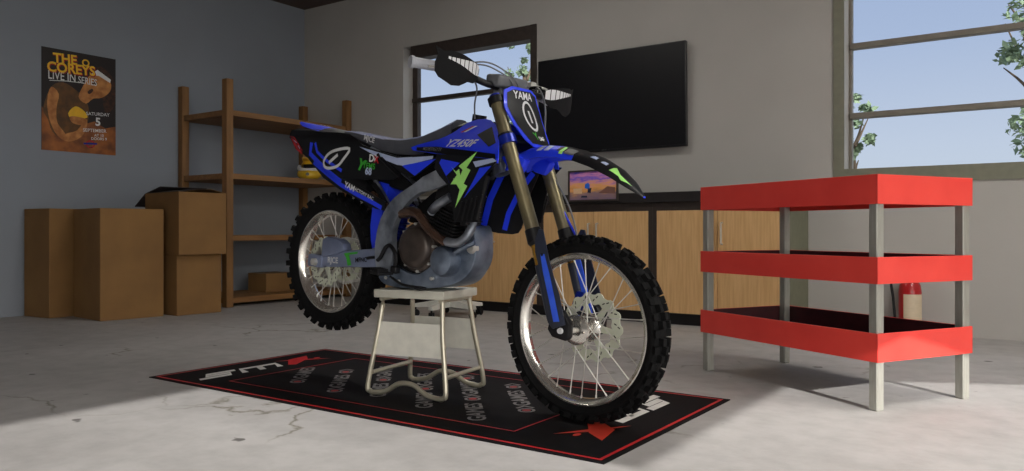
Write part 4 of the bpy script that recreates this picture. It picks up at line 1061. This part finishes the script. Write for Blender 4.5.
# yellow motocross helmet on the second shelf
hm = thing('motocross_helmet', 'yellow motocross helmet on the timber shelf behind the bike tail', 'helmet', (-6.74, 5.83, 1.257), R(-52))
b = NB(); rings = []
for k in range(9):
    t = k/8; a = PI*t; r = .125*math.sin(a)**.8 if 0 < t < 1 else .012; rings.append((max(r, .012), .02+.235*(1-math.cos(a))/2*.98))
t_ = bmesh.new(); lathe(t_, [(r, z) for r, z in rings], 28, 0, Matrix.Rotation(R(90), 4, 'X'))
for v in list(t_.verts): v.co.x *= 1.18
bmesh.ops.delete(t_, geom=[f for f in t_.faces if f.calc_center_median().x > .05 and .10 < f.calc_center_median().z < .195], context='FACES')
merge(b, t_, 0)
obj('shell', b, 'yellow', hm)
b = NB(); tube(b, [(.06, -.105, .10), (.14, -.085, .070), (.19, 0, .060), (.14, .085, .070), (.06, .105, .10)], .03, 12, radii=[.030, .044, .052, .044, .030]); obj('chin_bar', b, 'yellow', hm)
b = NB(); tube(b, [(.236, 0, .066), (.246, 0, .064)], .018, 12, sm=0); obj('vent', b, 'glassgrey', hm)
b = NB(); loft(b, [[(.06, -.09, .215), (.06, .09, .215), (.05, .08, .235), (.05, -.08, .235)], [(.22, -.065, .235), (.22, .065, .235), (.22, .06, .243), (.22, -.06, .243)]]); obj('visor', b, 'yellow', hm)
b = NB(); box(b, (.02, -.08, .10), (.10, .08, .19), bev=.03, seg=3); obj('lining', b, 'black', hm)
b = NB(); tube(b, [(.05, -.125, .16), (.13, -.105, .125), (.185, 0, .112), (.13, .105, .125), (.05, .125, .16)], .020, 8); obj('goggle_trim', b, 'white', hm)

# ------------------------------------------------------------------ cardboard boxes
def carton(label, corner, ang, w, d, h, z=0.):
    """corner = nearest bottom corner, w along ang, d along ang+90"""
    b = NB(); box(b, (0, 0, 0), (w, d, h), bev=.004)
    face(b, vadd(b, [(w/2-.03, .004, h+.0006), (w/2+.03, .004, h+.0006), (w/2+.03, d-.004, h+.0006), (w/2-.03, d-.004, h+.0006)]), 1)
    o = obj('cardboard_box', b, ['card', 'tape'], smooth=False, recalc=False); o.location = (corner[0], corner[1], z); o.rotation_euler = (0, 0, R(ang))
    return tag(o, label, 'box')
carton('tall brown cardboard box nearest the viewer at the left wall', (-6.232, 3.244), 84, .51, .53, .897)
carton('brown cardboard box furthest left, half hidden by the tall box', (-6.785, 3.118), 95, .42, .37, .90)
carton('brown cardboard box on the floor beside the shelf, under the open one', (-6.10, 3.82), 88, .42, .50, .515)
ob = thing('open_cardboard_box', 'open cardboard box with dark flaps, stacked on the lower box', 'box', (-6.055, 3.81, .5156), R(85))
w, d, h, t = .43, .60, .53, .005
b = NB()
for lo, hi in (((0, 0, 0), (w, t, h)), ((0, d-t, 0), (w, d, h)), ((0, t, 0), (t, d-t, h)), ((w-t, t, 0), (w, d-t, h)), ((t, t, 0), (w-t, d-t, t))): box(b, lo, hi)
obj('body', b, 'card', ob, smooth=False)
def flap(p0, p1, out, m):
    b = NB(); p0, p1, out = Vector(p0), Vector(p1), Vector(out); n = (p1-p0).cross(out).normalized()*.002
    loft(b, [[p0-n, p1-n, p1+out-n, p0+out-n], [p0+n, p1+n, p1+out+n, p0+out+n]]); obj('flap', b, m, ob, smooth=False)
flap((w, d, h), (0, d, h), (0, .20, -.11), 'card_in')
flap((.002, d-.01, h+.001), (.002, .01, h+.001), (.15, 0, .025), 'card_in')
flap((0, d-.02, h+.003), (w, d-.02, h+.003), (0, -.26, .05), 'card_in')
flap((w, 0.01, h+.001), (w, d-.01, h+.001), (-.14, 0, .03), 'card')

# ------------------------------------------------------------------ rolling stool behind the stand
so = thing('rolling_stool', 'white five-star stool base on black castors behind the stand', 'stool', (-4.2, 5.10, 0))
b = NB(); tips = []
for k in range(5):
    a = R(208+72*k); c, s = math.cos(a), math.sin(a)
    def Q(r, t, z): return (r*c-t*s, r*s+t*c, z)
    loft(b, [[Q(.03, -.032, .085), Q(.03, .032, .085), Q(.03, .026, .150), Q(.03, -.026, .150)], [Q(.305, -.022, .078), Q(.305, .022, .078), Q(.305, .016, .105), Q(.305, -.016, .105)]]); tips.append((.285*c, .285*s, a))
lz(b, [(.04, .08), (.05, .09), (.05, .155), (.036, .165)]); obj('base', b, 'chairwhite', so)
for x, y, a in tips:
    m = Matrix.Translation((x, y, 0)) @ Matrix.Rotation(a+.6, 4, 'Z')
    b = NB()
    for s in (-1, 1): lathe(b, [(0, s*.008), (.028, s*.008), (.03, s*.012), (.03, s*.02), (.026, s*.024), (0, s*.024)], 16, mtx=m @ Matrix.Translation((0, 0, .0305)))
    cyl(b, m @ Vector((0, 0, .03)), m @ Vector((0, 0, .082)), .008); obj('castor', b, 'black', so)
b = NB(); lz(b, [(.025, .15), (.025, .40)]); obj('column', b, 'steel', so)
b = NB(); lz(b, [(.10, .385), (.15, .39), (.165, .41), (.16, .435), (.12, .448), (.0, .450)]); obj('seat', b, 'black', so)

# ------------------------------------------------------------------ poster
po = thing('poster', 'dark orange concert poster with a leaning figure on the left wall', 'poster', (XL, 3.556, 1.857), R(90))
# local x runs along the wall (+Y world), -y faces the room
w, h = .645, .888
b = NB(); box(b, (-w/2, -.006, -h/2), (w/2, -.001, h/2), 0)
lay = [0]
def pp(pts, mi):
    lay[0] += 1; face(b, vadd(b, [((u-.5)*w, -.0062-.00012*lay[0], (v-.5)*h) for u, v in pts]), mi)
sm_ = smooth_outline
pp([(0, 0), (1, 0), (1, .30), (.85, .27), (.70, .33), (.52, .28), (.3, .36), (.12, .30), (0, .42)], 1)
pp(sm_([(.02, .40), (.12, .62), (.28, .68), (.45, .62), (.56, .55), (.62, .45), (.60, .30), (.50, .16), (.30, .12), (.14, .18), (.08, .30)], 3), 3)
pp(sm_([(.12, .62), (.07, .48), (.10, .30), (.20, .15), (.34, .10), (.30, .18), (.20, .28), (.19, .42), (.22, .56)], 3), 2)
pp(sm_([(.34, .10), (.52, .16), (.60, .30), (.56, .33), (.46, .22), (.30, .17)], 3), 2)
pp(sm_([(.55, .62), (.62, .80), (.78, .90), (.96, .80), (1.0, .66), (.96, .48), (.84, .44), (.80, .60), (.66, .56)], 3), 4)
pp(sm_([(.48, .56), (.56, .70), (.62, .78), (.76, .84), (.92, .76), (.92, .66), (.80, .58), (.68, .56), (.58, .50)], 3), 2)
pp([(.64, .80), (.74, .86), (.93, .78), (.92, .745), (.76, .80)], 5)
pp(sm_([(.66, .71), (.70, .74), (.74, .72), (.70, .70)], 2), 4); pp(sm_([(.60, .62), (.66, .66), (.68, .64), (.63, .60)], 2), 4)
pp(sm_([(.34, .38), (.44, .46), (.56, .42), (.60, .36), (.48, .34), (.40, .32)], 3), 6); pp(sm_([(.36, .34), (.42, .36), (.60, .34), (.52, .28), (.40, .29)], 3), 2)
pl = lambda u, v: ((u-.5)*w, -.0095, (v-.5)*h)
def pt(s, u, v, size, mi, ang=0., off=.0, bold=.03, wide=1.):
    V, F = text2d(s, size, bold, 0, wide); ca, sa = math.cos(ang), math.sin(ang)
    A = [b.verts.new(((u-.5)*w+x*ca-y*sa, -.0095-off, (v-.5)*h+x*sa+y*ca)) for x, y in V]
    for f in F: face(b, [A[i] for i in f], mi)
for s_, u, v, sz in (('THE', .30, .91, .115), ('COREYS', .385, .822, .118)):
    pt(s_, u+.006, v-.006, sz, 7, R(3), 0, .06, .95); pt(s_, u, v, sz, 6, R(3), .0006, .03, .95)
pt('O', .575, .905, .085, 6, 0, .0012, .03)
pt('LIVE IN', .26, .735, .105, 5, R(1), 0, .01, .72); pt('SERIES', .60, .725, .085, 5, R(-2), .0006, .01, .72)
for q in stroke([(-.26, .16), (-.12, .175), (.02, .180)], .006): face(b, vadd(b, [(x, -.0096, z) for x, z in q]), 5)
pt('SATURDAY', .745, .405, .042, 5, R(3), 0, .01); pt('5', .745, .325, .10, 5, 0, 0, .03); pt('SEPTEMBER', .70, .235, .042, 5, R(3), 0, .01); pt('AT 10', .76, .19, .034, 5, R(3), 0, .01); pt('DOORS 9', .76, .155, .034, 5, R(3), 0, .01)
for q in stroke([(.09+.036*math.cos(k*PI/8), -.36+.030*math.sin(k*PI/8)) for k in range(16)], .012, True): face(b, vadd(b, [(x, -.0092, z) for x, z in q]), 7)
face(b, vadd(b, [(.03, -.0094, -.367), (.15, -.0094, -.360), (.15, -.0094, -.345), (.03, -.0094, -.352)]), 8)
obj('sheet', b, ['poster', 'poster_o', 'poster_skin', 'poster_shirt', 'poster_hair', 'white', 'poster_y', 'redp', 'blue_d'], po, smooth=False, recalc=False)
